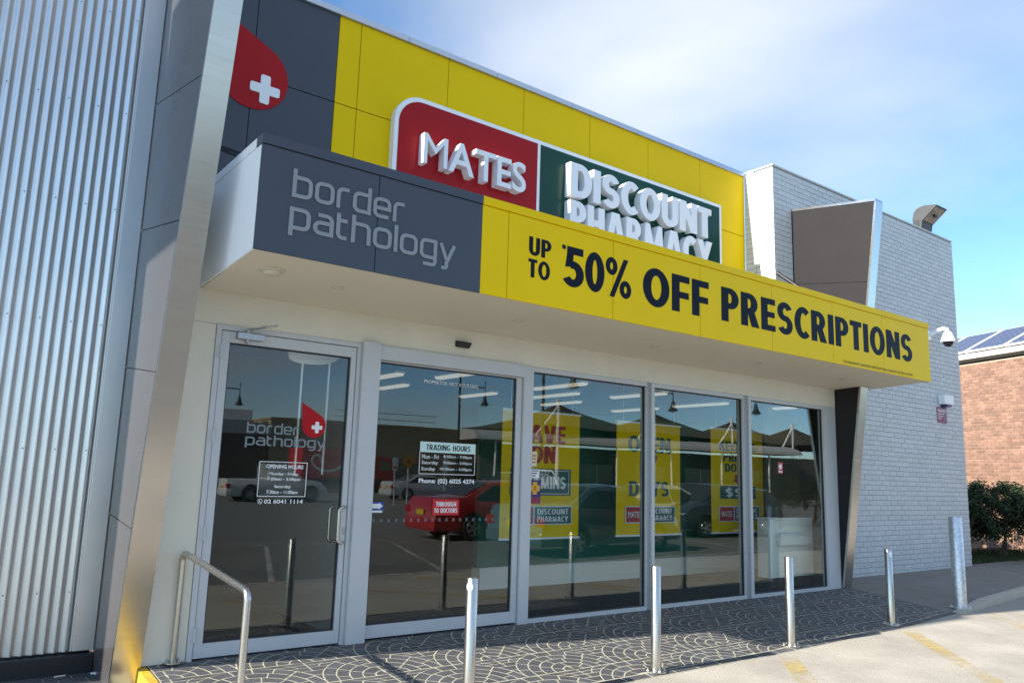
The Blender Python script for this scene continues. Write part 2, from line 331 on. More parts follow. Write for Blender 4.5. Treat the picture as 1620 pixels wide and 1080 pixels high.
def block(body, X0, X1, Z0, Z1, y, m, parent, th=.002, track=.075, w=.62, s=.21, b=.18, name='lettering', letters=False, bevel=0):
    """heavy capitals fitted to a rectangle; one mesh, or one mesh per letter"""
    x = 0; items = []
    for ch in body:
        g, adv = glyph(ch, w, s, b); items.append((ch, g, x)); x += adv+track
    tot = x-track; sx = (X1-X0)/tot; sz = Z1-Z0; res = []; cur = MB()
    for ch, g, ox in items:
        if letters: cur = MB()
        for k, sh in enumerate(g):
            d = y-th-.0005*k-(.0003 if ch in 'MNAK' else 0)
            T = lambda p: (X0+(p[0]+ox)*sx, Z0+p[1]*sz)
            if sh[0] == 'poly': cur.exty([T(p) for p in sh[1]], d, y)
            else:
                o = [T(p) for p in sh[1]]; i = [T(p) for p in sh[2]]
                n = len(cur.v); k_ = len(o)
                for dd in (d, y):
                    cur.v += [(p[0], dd, p[1]) for p in o]+[(p[0], dd, p[1]) for p in i]
                for q in range(k_-1):
                    A, B, Cc, D = n+q, n+q+1, n+k_+q+1, n+k_+q
                    for fc in ([A, B, Cc, D], [A+2*k_, B+2*k_, Cc+2*k_, D+2*k_], [A, B, B+2*k_, A+2*k_], [D, Cc, Cc+2*k_, D+2*k_]): cur.f.append(fc); cur.m.append(0)
                for q in (0, k_-1):
                    cur.f.append([n+q, n+k_+q, n+3*k_+q, n+2*k_+q]); cur.m.append(0)
        if letters and g: res.append(cur.build(name, m, parent, bevel=bevel))
    if not letters: res.append(cur.build(name, m, parent))
    return res
# thin rounded lower-case lettering of the pathology sign
def rr(x0, y0, x1, y1, r, corners='1111', n=6):
    """rounded rectangle path, counter-clockwise from lower left"""
    p = []
    for (cx, cy, a0, c) in ((x1-r, y0+r, -90, corners[0]), (x1-r, y1-r, 0, corners[1]), (x0+r, y1-r, 90, corners[2]), (x0+r, y0+r, 180, corners[3])):
        if c == '1':
            for k in range(n+1): a = R(a0+90*k/n); p.append((cx+r*math.cos(a), cy+r*math.sin(a)))
        else:
            p.append((cx+(r if a0 in (-90, 0) else -r), cy+(-r if a0 in (-90, 180) else r)))
    return p
def bowl_l_(w, r):
    P = []
    for a in range(-90, -181, -15): P.append((r+r*math.cos(R(a)), r+r*math.sin(R(a))))
    for a in range(180, 89, -15): P.append((r+r*math.cos(R(a)), .72-r+r*math.sin(R(a))))
    return P
def tglyph(c):
    w, r = .62, .2; O = rr(0, 0, w, .72, r)
    bow = lambda x0, y0, x1, y1, a0, a1, n=8: [((x0+x1)/2+(x1-x0)/2*math.cos(R(a0+(a1-a0)*k/n)), (y0+y1)/2+(y1-y0)/2*math.sin(R(a0+(a1-a0)*k/n))) for k in range(n+1)]
    if c == 'o': return [(O, True)], w
    bowl_r = rr(0, 0, w, .72, r, '1100')[0:14]; bowl_l = list(reversed(rr(0, 0, w, .72, r)[14:28]))
    if c == 'b': return [([(0, 1.05), (0, -.08)], False), ([(.0, 0)]+bowl_r+[(.0, .72)], False)], w
    if c == 'd': return [([(w, 1.05), (w, -.08)], False), ([(w, 0)]+bowl_l_(w, r)+[(w, .72)], False)], w
    if c == 'p': return [([(0, -.33), (0, .80)], False), ([(.0, 0)]+bowl_r+[(.0, .72)], False)], w
    if c == 'g': return [([(w, .80), (w, -.16)]+bow(w-.28, -.30, w, -.02, 0, -90)+[(.1, -.30)], False), ([(w, 0)]+bowl_l_(w, r)+[(w, .72)], False)], w
    if c == 'r': return [([(0, -.08), (0, .52)]+bow(0, .32, .4, .72, 180, 90)+[(.42, .72)], False)], .42
    if c == 'e': return [([(w-.02, 0)]+bowl_l_(w, r)+list(reversed(rr(0, 0, w, .72, r)[7:14]))+[(w, .34)], False), ([(w+.08, .34), (.0, .34)], False)], w
    if c == 'a': return [([(.1, .72)]+list(reversed(rr(0, 0, w, .72, r)[7:14]))+[(w, -.08)], False), ([(w, 0)]+bow(0, 0, .4, .42, -90, -270)+[(w, .42)], False)], w
    if c == 't': return [([(0, .98), (0, .18)]+bow(0, 0, .36, .36, 180, 270)+[(.34, 0)], False), ([(0, .70), (.34, .70)], False)], .34
    if c == 'h': return [([(0, 1.05), (0, -.08)], False), ([(0, .72)]+list(reversed(rr(0, 0, w, .72, r)[7:14]))+[(w, -.08)], False)], w
    if c == 'l': return [([(0, 1.05), (0, -.08)], False)], .0
    if c == 'y': return [([(0, .74), (.28, .03)], False), ([(.62, .74), (.26, -.12)]+bow(.0, -.32, .3, -.02, -20, -90)+[(.05, -.32)], False)], .62
    return [], .3
def stroke(b, path, wd, closed, y0, y1, T):
    P = [Vector(p) for p in path]
    Q = [P[0]]
    for p in P[1:]:
        if (p-Q[-1]).length > 1e-4: Q.append(p)
    P = Q; n = len(P); L = []; Rr = []
    for i in range(n):
        a = P[(i-1) % n] if (closed or i > 0) else P[i]; c = P[(i+1) % n] if (closed or i < n-1) else P[i]
        d1 = (P[i]-a).normalized() if (P[i]-a).length > 0 else (c-P[i]).normalized(); d2 = (c-P[i]).normalized() if (c-P[i]).length > 0 else d1
        n1_, n2_ = Vector((-d1.y, d1.x)), Vector((-d2.y, d2.x)); mm = n1_+n2_
        mm = mm.normalized() if mm.length > .2 else n1_; k = wd/2/max(.55, mm.dot(n1_))
        L.append(T(P[i]+mm*k)); Rr.append(T(P[i]-mm*k))
    m = n if closed else n-1; s0 = len(b.v)
    for dd in (y0, y1):
        b.v += [(p[0], dd, p[1]) for p in L]+[(p[0], dd, p[1]) for p in Rr]
    for q in range(m):
        j = (q+1) % n; A, B, Cc, D = s0+q, s0+j, s0+n+j, s0+n+q
        for fc in ([A, B, Cc, D], [A+2*n, B+2*n, Cc+2*n, D+2*n], [A, B, B+2*n, A+2*n], [D, Cc, Cc+2*n, D+2*n]): b.f.append(fc); b.m.append(0)
    if not closed:
        for q in (0, n-1): b.f.append([s0+q, s0+n+q, s0+3*n+q, s0+2*n+q]); b.m.append(0)
def thin(body, X0, X1, Zbase, xh, y, m, parent, wd=.16, th=.004, gap=.25, letters=True):
    x = 0; it = []
    for c in body: g, a = tglyph(c); it.append((g, x)); x += a+gap
    tot = x-gap+wd; sx = (X1-X0)/tot; sz = xh/(.72+wd); cur = MB()
    for g, ox in it:
        if letters: cur = MB()
        for k, (path, cl) in enumerate(g):
            stroke(cur, path, wd, cl, y-th-.0006*k, y, lambda p: (X0+(p.x+ox+wd/2)*sx, Zbase+(p.y+wd/2)*sz))
        if letters: cur.build('letter', m, parent)
    if not letters: cur.build('lettering', m, parent)
def drop_shape(cx, cz, r, tip, n=40):
    """round drop with a pointed tip towards 'tip'"""
    d = Vector((tip[0]-cx, tip[1]-cz)); L = d.length; a0 = math.atan2(d.y, d.x); be = math.acos(r/L)
    p = [(cx+r*math.cos(a0+be+(2*math.pi-2*be)*k/n), cz+r*math.sin(a0+be+(2*math.pi-2*be)*k/n)) for k in range(n+1)]
    return p+[tip]
def plus_shape(cx, cz, a, w, r):
    pts = []
    for q in range(4):
        ca, sa = math.cos(q*math.pi/2), math.sin(q*math.pi/2)
        loc = [(w, w)]+[(a-r+r*math.cos(t), w-r+r*math.sin(t)) for t in [math.pi/2-k*math.pi/8 for k in range(5)]]+[(a-r+r*math.cos(t), -w+r+r*math.sin(t)) for t in [-k*math.pi/8 for k in range(5)]]
        pts += [(loc_, ca, sa) for loc_ in reversed(loc)]
    return [(cx+l[0]*c-l[1]*s_, cz+l[0]*s_+l[1]*c) for l, c, s_ in pts]

# ------------------------------------------------------------------ ground
ZG = -.14
KERB = [(-.3, -1.78), (5.0, -1.78), (7.6, -1.70), (9.7, -1.50), (12.5, -1.17), (16.5, -.70), (30, .9)]
def kerb_y(x):
    for (a, b), (c, d) in zip(KERB, KERB[1:]):
        if x <= c: return b+(d-b)*(x-a)/(c-a)
    return KERB[-1][1]
def ramp_z(x, y): return ZG*min(1, max(0, -y/(-kerb_y(x))))
g = MB(); g.poly([(-260, -260, ZG), (260, -260, ZG), (260, 260, ZG), (-260, 260, ZG)])
car_park = tag(g.build('car_park', M_CONC), kind='structure')
g = MB(); g.poly([(-200, -4.45, ZG+.003), (200, -5.2, ZG+.003), (200, -200, ZG+.003), (-200, -200, ZG+.003)])
asph = tag(g.build('road', mat('worn_asphalt', (.17, .165, .15), .9, var=.2, vscale=.8, bump=.3, bscale=80, dirt=.6, dirtcol=(.25, .235, .20, 1), dscale=.35, spk=.25)), kind='structure')
# the sloping entrance pavement and its fan-laid charcoal paving
g = MB(); xs = [-.27+i*.5 for i in range(20)]+[9.43]
for a, b in zip(xs, xs[1:]):
    ya, yb = kerb_y(a), kerb_y(b)
    g.poly([(a, ya, ZG+.0012), (b, yb, ZG+.0012), (b, 0, .0), (a, 0, .0)]); g.poly([(a, 0, 0), (b, 0, 0), (b, .12, .0), (a, .12, .0)])
g.poly([(-.27, .12, .0), (-.27, .12, ZG), (-.27, kerb_y(0), ZG), (-.27, kerb_y(0), ZG+.0012)])
pavement = tag(g.build('pavement', M_JOINT), kind='structure')
RW = .5; setts = []
def clip(P, a, b, c):       # keep the side where a*x + b*y >= c
    o = []
    for e in range(len(P)):
        p, q = P[e-1], P[e]; d0 = a*p[0]+b*p[1]-c; d1_ = a*q[0]+b*q[1]-c
        if (d0 >= 0) != (d1_ >= 0): t = d0/(d0-d1_); o.append((p[0]+(q[0]-p[0])*t, p[1]+(q[1]-p[1])*t))
        if d1_ >= 0: o.append(q)
    return o
def add_stone(P):
    P = clip(clip(clip(P, 1, 0, -.262), -1, 0, -9.42), 0, -1, -.10)
    if not P: return
    x = sum(p[0] for p in P)/len(P); k = (kerb_y(x+.05)-kerb_y(x-.05))/.1; P = clip(P, -k, 1, kerb_y(x)-k*x+.115)
    if len(P) < 3: return
    if abs(sum(P[e][0]*P[(e+1) % len(P)][1]-P[(e+1) % len(P)][0]*P[e][1] for e in range(len(P))))/2 > .0003: setts.append(P)
def fan_limit(r):          # angle the ring of radius r reaches below the springing line before the next fan covers it
    q = (r*r+RW*RW)/(2*math.sqrt(2)*r*RW)
    return math.radians(90) if q >= 1 else max(0.0, math.asin(q)-math.pi/4)
G2 = .006
def ring_stones(cx, cy, r1, r2, ranges, k):
    for (lo, hi) in ranges:      # lo, hi: functions of radius
        rm = (r1+r2)/2; a0, a1 = lo(rm), hi(rm)
        if a1-a0 < .03: continue
        n = max(1, round((a1-a0)*rm/.155)); off = .5 if k % 2 else 0
        cuts = [0]+[(q+off)/n for q in range(0 if off else 1, n)]+[1]
        for c0, c1 in zip(cuts, cuts[1:]):
            if c1-c0 < .2/n: continue
            P = []
            for e in range(4): f_ = c0+(c1-c0)*e/3; g_ = G2/r1*(1 if e == 0 else -1 if e == 3 else 0); t = lo(r1)+(hi(r1)-lo(r1))*f_+g_; P.append((cx+r1*math.cos(t), cy+r1*math.sin(t)))
            if r2 > .02:
                for e in (3, 2, 1, 0): f_ = c0+(c1-c0)*e/3; g_ = G2/r2*(1 if e == 0 else -1 if e == 3 else 0); t = lo(r2)+(hi(r2)-lo(r2))*f_+g_; P.append((cx+r2*math.cos(t), cy+r2*math.sin(t)))
            else: P.append((cx, cy))
            add_stone(P)
for j in range(-1, 7):
    for i in range(-1, 12):
        cx = i*2*RW+(RW if j % 2 else 0)-.2; cy = -2.35+j*RW
        for k in range(5):
            r1 = RW-k*.1-G2; r2 = RW-(k+1)*.1+G2
            if k == 4: r2 = 0
            h_ = math.pi/2
            if k == 4: rg = [(lambda r: G2/r*.5, lambda r: h_-G2/r), (lambda r: h_+G2/r, lambda r: math.pi-G2/r*.5)]
            else: rg = [(lambda r: .003/r, lambda r: math.pi-.003/r)]
            ring_stones(cx, cy, r1, r2, rg, k)
        w3 = lambda d: max(.003, RW-math.sqrt(max(0, RW*RW-(RW-d)**2))-G2*1.25)
        for d0, d1_, n in ((.007, .058, 4), (.058+2*G2, .118, 4), (.118+2*G2, .20, 2), (.20+2*G2, .30, 1), (.30+2*G2, .41, 1)):
            for q in range(n):
                e0, e1 = -1+2*q/n, -1+2*(q+1)/n; g0 = G2 if q else 0; g1 = -G2 if q < n-1 else 0; dm = (d0+d1_)/2
                add_stone([(cx+w3(d0)*e0+g0, cy-d0), (cx+w3(d0)*e1+g1, cy-d0), (cx+w3(dm)*e1+g1, cy-dm), (cx+w3(d1_)*e1+g1, cy-d1_), (cx+w3(d1_)*e0+g0, cy-d1_), (cx+w3(dm)*e0+g0, cy-dm)])
xk = -.255
while xk < 9.40:
    x2 = min(xk+.285, 9.42); setts.append([(xk, kerb_y(xk)+.012), (x2, kerb_y(x2)+.012), (x2, kerb_y(x2)+.10), (xk, kerb_y(xk)+.10)]); xk += .297
def sett_geo(b, P):
    cx = sum(p[0] for p in P)/len(P); cy = sum(p[1] for p in P)/len(P); dz = random.uniform(-.0004, .0004)
    top = [(cx+(x-cx)*.985, cy+(y-cy)*.985, ramp_z(x, y)+.0022+dz) for x, y in P]; bot = [(x, y, ramp_z(x, y)+.0008) for x, y in P]
    n = len(b.v); k = len(P); b.v += bot+top; b.f.append([n+k+i for i in range(k)]); b.m.append(0)
    for i in range(k): jn = (i+1) % k; b.f.append([n+i, n+jn, n+k+jn, n+k+i]); b.m.append(0)
cpos = (-1.9, -6.55)
setts.sort(key=lambda P: (P[0][0]-cpos[0])**2+(P[0][1]-cpos[1])**2)
for P in setts[:300]: b = MB(); sett_geo(b, P); b.build('paving_stone', M_SETT, pavement)
b = MB()
for P in setts[300:]: sett_geo(b, P)
tag(b.build('paving_stones', M_SETT, pavement), kind='stuff')
# yellow painted end of the ramp
b = MB(); b.extx([(.10, -.001), (.10, ZG), (kerb_y(0), ZG), (kerb_y(0), ZG+.01)], -.345, -.272); b.build('kerb_end', M_YKERB, pavement, bevel=.006)
# left lower paving in front of the corrugated wall
g = MB(); g.poly([(-6, -1.5, ZG+.006), (-.36, -1.5, ZG+.006), (-.36, .62, ZG+.006), (-6, .62, ZG+.006)])
lp = tag(g.build('paved_path', M_JOINT), kind='structure')
b = MB()
for i in range(30):
    for j in range(12):
        x = -6+i*.19+(.09 if j % 2 else 0); y = .60-j*.16
        if x+.176 < -.37: b.box(x, x+.176, y-.146, y, ZG+.006, ZG+.014)
tag(b.build('paving_stones', M_SETT, lp), kind='stuff')
# footpath on the right with its kerb edge
g = MB(); xs = [9.435, 10.5, 12, 14, 16.5, 19]
for a, b_ in zip(xs, xs[1:]):
    g.poly([(a, kerb_y(a)+.06, -.132 if a < 10 else -.045), (b_, kerb_y(b_)+.06, -.045), (b_, .75, .003), (a, .75, .003)])
footpath = tag(g.build('footpath', M_PATH), kind='structure')
b = MB()
for a, b_ in zip(xs, xs[1:]):
    za = ZG+.012+(.08 if a > 9.6 else 0); zb = ZG+.092
    b.prism([(a, kerb_y(a)-.06, ZG), (a, kerb_y(a)-.06, za), (a, kerb_y(a)+.075, za+.006), (a, kerb_y(a)+.075, ZG)], [(b_, kerb_y(b_)-.06, ZG), (b_, kerb_y(b_)-.06, zb), (b_, kerb_y(b_)+.075, zb+.006), (b_, kerb_y(b_)+.075, ZG)])
tag(b.build('kerb', mat('kerb_concrete', (.52, .47, .38), .85, var=.1, bump=.3)), kind='structure')
# worn paint on the car park
def worn(name, col, wear):
    m = mat(name, col, .8); t = m.node_tree; bs = t.nodes['Principled BSDF']; o = t.nodes['Material Output']
    g_ = t.nodes.new('ShaderNodeNewGeometry'); n = t.nodes.new('ShaderNodeTexNoise'); n.inputs['Scale'].default_value = 11; n.inputs['Detail'].default_value = 8; n.inputs['Roughness'].default_value = .75
    n2 = t.nodes.new('ShaderNodeTexNoise'); n2.inputs['Scale'].default_value = 1.7; t.links.new(g_.outputs['Position'], n2.inputs['Vector'])
    t.links.new(g_.outputs['Position'], n.inputs['Vector']); ad_ = t.nodes.new('ShaderNodeMath'); ad_.operation = 'ADD'; t.links.new(n.outputs[0], ad_.inputs[0]); t.links.new(n2.outputs[0], ad_.inputs[1])
    r = t.nodes.new('ShaderNodeMapRange'); r.inputs[1].default_value = wear-.24; r.inputs[2].default_value = wear+.34; t.links.new(ad_.outputs[0], r.inputs[0])
    tr = t.nodes.new('ShaderNodeBsdfTransparent'); mi = t.nodes.new('ShaderNodeMixShader'); t.links.new(r.outputs[0], mi.inputs[0]); t.links.new(tr.outputs[0], mi.inputs[1]); t.links.new(bs.outputs[0], mi.inputs[2]); t.links.new(mi.outputs[0], o.inputs[0])
    return m
M_YWORN = worn('worn_yellow_paint', (.60, .46, .17), 1.03); M_WWORN = worn('worn_white_paint', (.66, .65, .6), .92)
def line(x0, y0, x1, y1, w, m):
    d = Vector((x1-x0, y1-y0)).normalized(); n = Vector((-d.y, d.x))*w/2
    g_ = MB(); g_.poly([(x0+n.x, y0+n.y, ZG+.007), (x1+n.x, y1+n.y, ZG+.007), (x1-n.x, y1-n.y, ZG+.007), (x0-n.x, y0-n.y, ZG+.007)]); g_.build('line_marking', m, car_park)
line(5.05, -1.86, 3.3, -3.5, .17, M_YWORN); line(7.45, -1.86, 4.7, -4.4, .17, M_YWORN); line(9.95, -1.62, 7.2, -4.3, .17, M_YWORN); line(12.3, -1.4, 9.6, -4.0, .17, M_YWORN)
line(2.2, -2.7, 0.6, -4.2, .13, M_YWORN)
line(-1, -4.6, 16, -5.3, .1, M_WWORN)
for k in range(6): line(2.5+k*3.0, -4.75-k*.1, 4.2+k*3.0, -9.6, .09, M_WWORN)
line(4, -10.0, 40, -11.2, .1, M_WWORN)

# ------------------------------------------------------------------ corrugated building on the left
cw = thing('corrugated_wall', 'zinc corrugated metal wall with black plinth at the left edge', 'wall', (-.6, .65, ZG))
YW = .65
b = MB(); n = int(7.2/.0737*8); prev = None
for i in range(n+1):
    x = -.66-i*.0737/8; y = YW-.0118*math.cos(2*math.pi*i/8)
    b.v += [(x+.6, y-YW, .17), (x+.6, y-YW, 8.2)]
    if i: q = 2*i; b.f.append([q-2, q, q+1, q-1]); b.m.append(0)
cs = b.build('corrugated_sheet', M_ZINC, cw, smooth=False, recalc=False)
cs.data.polygons.foreach_set('use_smooth', [True]*len(cs.data.polygons))
b = MB(); b.box(-.085, .0685, -.028, .0, .17, 8.2); b.box(-.10, -.085, -.018, .0, .17, 8.2); b.build('corner_flashing', M_ZINC, cw, bevel=.004)
box('backing_wall', -8, .05, .03, .3, .0, 8.2, M_INTD, cw)
b = MB(); b.box(-8, .068, -.075, .02, 0, .155); b.build('plinth', M_BLK, cw, bevel=.008)
b = MB()
for zz in (.62, 1.72, 2.75, 3.75, 4.62, 5.5):
    for k in range(24):
        x = -.075-.0737*1-k*.0737*3; b.lathe([(.0048, 0), (.0048, -.003), (.002, -.005)], (x, -.0085, zz), 8, axis='y')
tag(b.build('roofing_screws', M_DKFRAME, cw), kind='stuff')

ps = thing('shading_box', 'unseen white box added on the corrugated wall beyond the left edge to shade the canopy end', 'sign', (-6, .65, 7.2))  # unseen box, added to keep sun off the canopy end and left fin
b = MB(); b.box(-.09, .09, -1.64, -.03, -.95, 1.25); b.build('sign_box', M_WPL, ps, bevel=.01)
for z in (-.25, .4): b = MB(); b.tube([(0, -.13, z), (0, .0, z)], .03, 8); b.build('bracket', M_BLK, ps)

# ------------------------------------------------------------------ raked fin walls either side of the shop front
def fin(name, label, x0, x1, lean, yb, top, joints, side, mface, mother, ts=0.0):
    t = thing(name, label, 'fin wall', ((x0+x1)/2, 0, ZG)); ox = (x0+x1)/2
    fr = lambda z: -.02-lean*max(0, z)-(.0 if z > 0 else 0)
    b = MB(); b.extx([(yb, 0), (fr(0)+.02, 0), (fr(top)+.02, top-ZG-.012), (yb, top-ZG-.012+ts*(yb-fr(top)))], x0-ox+.012, x1-ox-.012); b.build('core', M_DKFRAME, t)
    # stainless front cover with folded returns
    b = MB(); e = .032
    F = lambda z: fr(z)
    for (xa, xb_, ya, yb2) in ((x0, x1, 0, .01), (x0, x0+.006, .0102, e), (x1-.006, x1, .0102, e)):
        b.prism([(xa-ox, F(0)+ya, 0), (xb_-ox, F(0)+ya, 0), (xb_-ox, F(0)+yb2, 0), (xa-ox, F(0)+yb2, 0)],
                [(xa-ox, F(top)+ya, top-ZG), (xb_-ox, F(top)+ya, top-ZG), (xb_-ox, F(top)+yb2, top-ZG), (xa-ox, F(top)+yb2, top-ZG)])
    b.build('stainless_edge', M_STEEL, t)
    sl_ = lean
    for sd_, mm, xa in ((-1, mface if side < 0 else mother, x0+.003), (1, mother if side < 0 else mface, x1-.003)):
        zs = [None]+joints+[None]
        for k in range(len(zs)-1):
            lo, hi = zs[k], zs[k+1]; g_ = .004
            zl = lambda y: (0 if lo is None else lo[0]+(y-lo[1])*lo[2]-ZG+g_)
            zh = lambda y: (top-ZG+ts*(y-fr(top)) if hi is None else hi[0]+(y-hi[1])*hi[2]-ZG-g_)
            def yf(zf):  # front y where the panel ends behind the folded edge
                y = -.3
                for _ in range(12): y = fr(zf(y)+ZG)+e+.001
                return y
            yl, yh = yf(zl), yf(zh); yb_ = yb
            b = MB(); xo = xa-ox; b.extx([(yb_, zl(yb_)), (yl, zl(yl)), (yh, zh(yh)), (yb_, zh(yb_))], xo, xo+(.012 if sd_ < 0 else -.012)); b.build('panel', mm, t)
    return t
left_fin = fin('fin_wall', 'tall grey panelled fin wall with wide stainless front edge left of the glass door', -.53, -.33, .205, .65, 6.72,
    [(1.016, -.219, .077), (2.152, -.418, .121), (3.249, -.656, .17), (4.291, -.926, .214), (5.35, -1.1, .214)], -1, M_FIN, M_WHITEP)
right_fin = fin('fin_wall', 'dark brown leaning fin wall rising behind the right end of the yellow canopy', 9.23, 9.43, .135, .648, 5.72,
    [(1.6, 0, .10), (3.06, -.3, .11), (4.51, -.53, .144)], -1, M_DARKP, M_DARKP, .135)
b = MB(); b.extx([(.648, 5.949), (.648, 5.913), (-.78, 5.721), (-.78, 5.757)], -.105, .105, 0); b.build('stainless_top', M_STEEL, right_fin, loc=(0, 0, -ZG))

# ------------------------------------------------------------------ pharmacy building
bd = thing('pharmacy_building', 'single storey pharmacy with glass shop front and yellow upper facade panels', 'building', (4.5, 1.2, 0))
OB = Vector((4.5, 1.2, 0))
def bpart(name, x0, x1, y0, y1, z0, z1, m, bevel=0, parent=None):
    b = MB(); b.box(x0-OB.x, x1-OB.x, y0-OB.y, y1-OB.y, z0, z1); return b.build(name, m, parent or bd, bevel=bevel)
UB = 3.86
upx = [-.33, .47, 1.385, 1.655, 2.845, 4.03, 5.22, 6.41, 7.60, 8.742]
for k in range(len(upx)-1):
    m = M_NAVY if k < 2 else M_YEL
    for z0, z1 in ((UB, 5.495), (5.505, 6.535)):
        bpart('facade_panel', upx[k]+.004, upx[k+1]-.004, 1.207, 1.225, z0, z1, m, .0015)
bpart('facade_backing', -.33, 8.742, 1.2252, 1.40, UB, 6.53, M_DKFRAME)
for k in range(7):
    bpart('parapet_capping', -.33+k*1.296+.0015, -.33+(k+1)*1.296-.0015, 1.17, 1.42, 6.537, 6.607, M_CAP, .003)
bpart('parapet_wall', -.33, 8.742, 1.402, 1.55, 2.9, 6.53, M_RENDER)
bpart('bulkhead_wall', -.328, 9.228, .0, .12, 2.642, 3.70, M_RENDER)
bpart('jamb_wall', -.328, -.003, .0, .14, .002, 2.640, M_RENDER, .002)
bpart('jamb_wall', 8.985, 9.228, .0, .14, .002, 2.640, M_ALU, .002)
dk = bpart('roof_deck', -.33, 8.742, .12, 1.20, 3.60, 3.70, M_CAP)
# interior shell
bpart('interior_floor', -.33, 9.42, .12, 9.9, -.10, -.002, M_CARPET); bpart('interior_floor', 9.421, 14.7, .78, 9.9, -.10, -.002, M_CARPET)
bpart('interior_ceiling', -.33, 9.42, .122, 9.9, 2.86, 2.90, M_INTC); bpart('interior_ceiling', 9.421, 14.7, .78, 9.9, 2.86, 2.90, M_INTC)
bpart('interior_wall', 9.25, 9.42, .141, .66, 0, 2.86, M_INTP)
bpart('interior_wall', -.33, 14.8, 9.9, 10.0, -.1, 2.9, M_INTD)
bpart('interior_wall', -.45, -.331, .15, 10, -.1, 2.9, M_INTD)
bpart('interior_partition', 1.40, 1.47, .14, 9.9, 0, 2.86, mat('partition_grey', (.30, .32, .31), .7))
bpart('interior_partition', 10.38, 14.7, 2.0, 2.08, 0, 2.86, M_INTP)
bpart('interior_partition', 4.24, 10.37, 2.2, 2.3, .28, 2.42, M_INTG)
bpart('interior_partition', 4.24, 10.37, 2.13, 2.32, 0, .275, M_INTW)
bpart('interior_partition', 1.48, 9.0, 5.0, 5.1, 0, 2.86, mat('interior_brown', (.10, .07, .045), .6))
bpart('roof', -.45, 8.74, 1.55, 12, 5.9, 6.0, M_CAP); bpart('roof', 8.745, 14.74, 1.01, 12, 3.1, 3.2, M_CAP)
# --- shop front: door, sliding door and windows
def framed(name, x0, x1, z0, z1, gx0, gx1, gz0, gz1, y0=0.0, y1=.09, label=None):
    root = bpart(name, x0, gx0, y0, y1, z0, z1, M_ALU, .002)
    if label: root['label'] = label
    P = lambda n, a, b_, c, d, e, f, m, bv=.002: bpart(n, a, b_, c, d, e, f, m, bv, root)
    def q(n, a, b_, c, d, e, f, m, bv=.002):
        b = MB(); b.box(a-OB.x, b_-OB.x, c-OB.y, d-OB.y, e, f); o = b.build(n, m, root, bevel=bv); return o
    q('frame', gx1, x1, y0, y1, z0, z1, M_ALU); q('frame', gx0, gx1, y0, y1, gz1, z1, M_ALU); q('frame', gx0, gx1, y0, y1, z0, gz0, M_ALU)
    yg = (y0+y1)/2+.004
    for a, b_, e, f in ((gx0, gx0+.012, gz0, gz1), (gx1-.012, gx1, gz0, gz1), (gx0+.012, gx1-.012, gz1-.012, gz1), (gx0+.012, gx1-.012, gz0, gz0+.012)):
        q('gasket', a, b_, yg-.014, yg+.014, e, f, M_DKFRAME, 0)
    q('glass', gx0+.002, gx1-.002, yg-.005, yg+.005, gz0+.002, gz1-.002, M_GLASS, 0)
    return root, q, yg-.005
# fixed outer frames
for a, b_, e, f, yy in ((0, .043, 0, 2.64, -.012), (1.272, 1.31, 0, 2.64, -.012), (.043, 1.272, 2.60, 2.64, -.012)):
    bpart('door_frame', a, b_, yy, .10, e, f, M_ALU, .002)
bpart('door_post', 1.312, 1.494, -.05, .12, .0, 2.66, M_ALU, .004)
door, dq, yd = framed('door', .049, 1.266, .015, 2.594, .117, 1.218, .122, 2.502, .0, .06, 'aluminium framed glass door with pathology lettering and paired pull handles')
sld, sq, ys = framed('sliding_door', 1.50, 3.215, .02, 2.51, 1.527, 3.148, .13, 2.498, .02, .08, 'wide glass sliding door with trading hours lettering')
bpart('door_header', 1.496, 3.22, -.03, .12, 2.512, 2.64, M_ALU, .003)
bpart('window_mullion', 3.222, 3.348, -.012, .12, .0, 2.64, M_ALU, .003)
for a, b_ in ((5.114, 5.232), (6.986, 7.132)):
    bpart('window_mullion', a, b_-.052, .012, .12, .0, 2.64, mat('reveal_shade_aluminium', (.30, .32, .33), .45, metal=.15), .002)  # darker copy of the frame aluminium, with the reveal's shade put into its colour
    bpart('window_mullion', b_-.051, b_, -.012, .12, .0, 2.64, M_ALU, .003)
wins = []
for (a, b_, ga, gb, lab) in ((3.35, 5.112, 3.356, 5.104, 'glass pane beside the sliding door, stickers along its left edge'), (5.234, 6.984, 5.24, 6.976, 'glass pane between the two slim mullions'), (7.134, 8.983, 7.14, 8.905, 'rightmost glass pane with a small red notice')):
    wins.append(framed('window', a, b_, 0, 2.64, ga, gb, .042, 2.59, .0, .09, lab))
# door furniture
for z in (2.416, 1.731, .96, .195):
    b = MB(); b.lathe([(.011, -.055), (.011, .055)], (.045-OB.x, -.018-OB.y, z), 10); b.box(.018-OB.x, .04-OB.x, -.016-OB.y, -.0122-OB.y, z-.05, z+.05); b.box(.05-OB.x, .075-OB.x, -.004-OB.y, -.0005-OB.y, z-.05, z+.05); b.build('hinge', M_ALU, door)
b = MB(); b.box(.16-OB.x, .385-OB.x, -.065-OB.y, -.001-OB.y, 2.535, 2.588); b.lathe([(.018, 0), (.018, .03)], (.25-OB.x, -.032-OB.y, 2.588), 10); b.lathe([(.016, -.03), (.02, 0)], (.25-OB.x, -.032-OB.y, 2.535), 12)
b.tube([(.25-OB.x, -.032-OB.y, 2.622), (.34-OB.x, -.20-OB.y, 2.63), (.42-OB.x, -.25-OB.y, 2.65)], .009, 8); b.tube([(.42-OB.x, -.25-OB.y, 2.65), (.40-OB.x, -.10-OB.y, 2.66), (.38-OB.x, -.012-OB.y, 2.665)], .007, 8)
b.build('door_closer', mat('satin_steel', (.42, .42, .42), .35, metal=.8), door, bevel=.003)
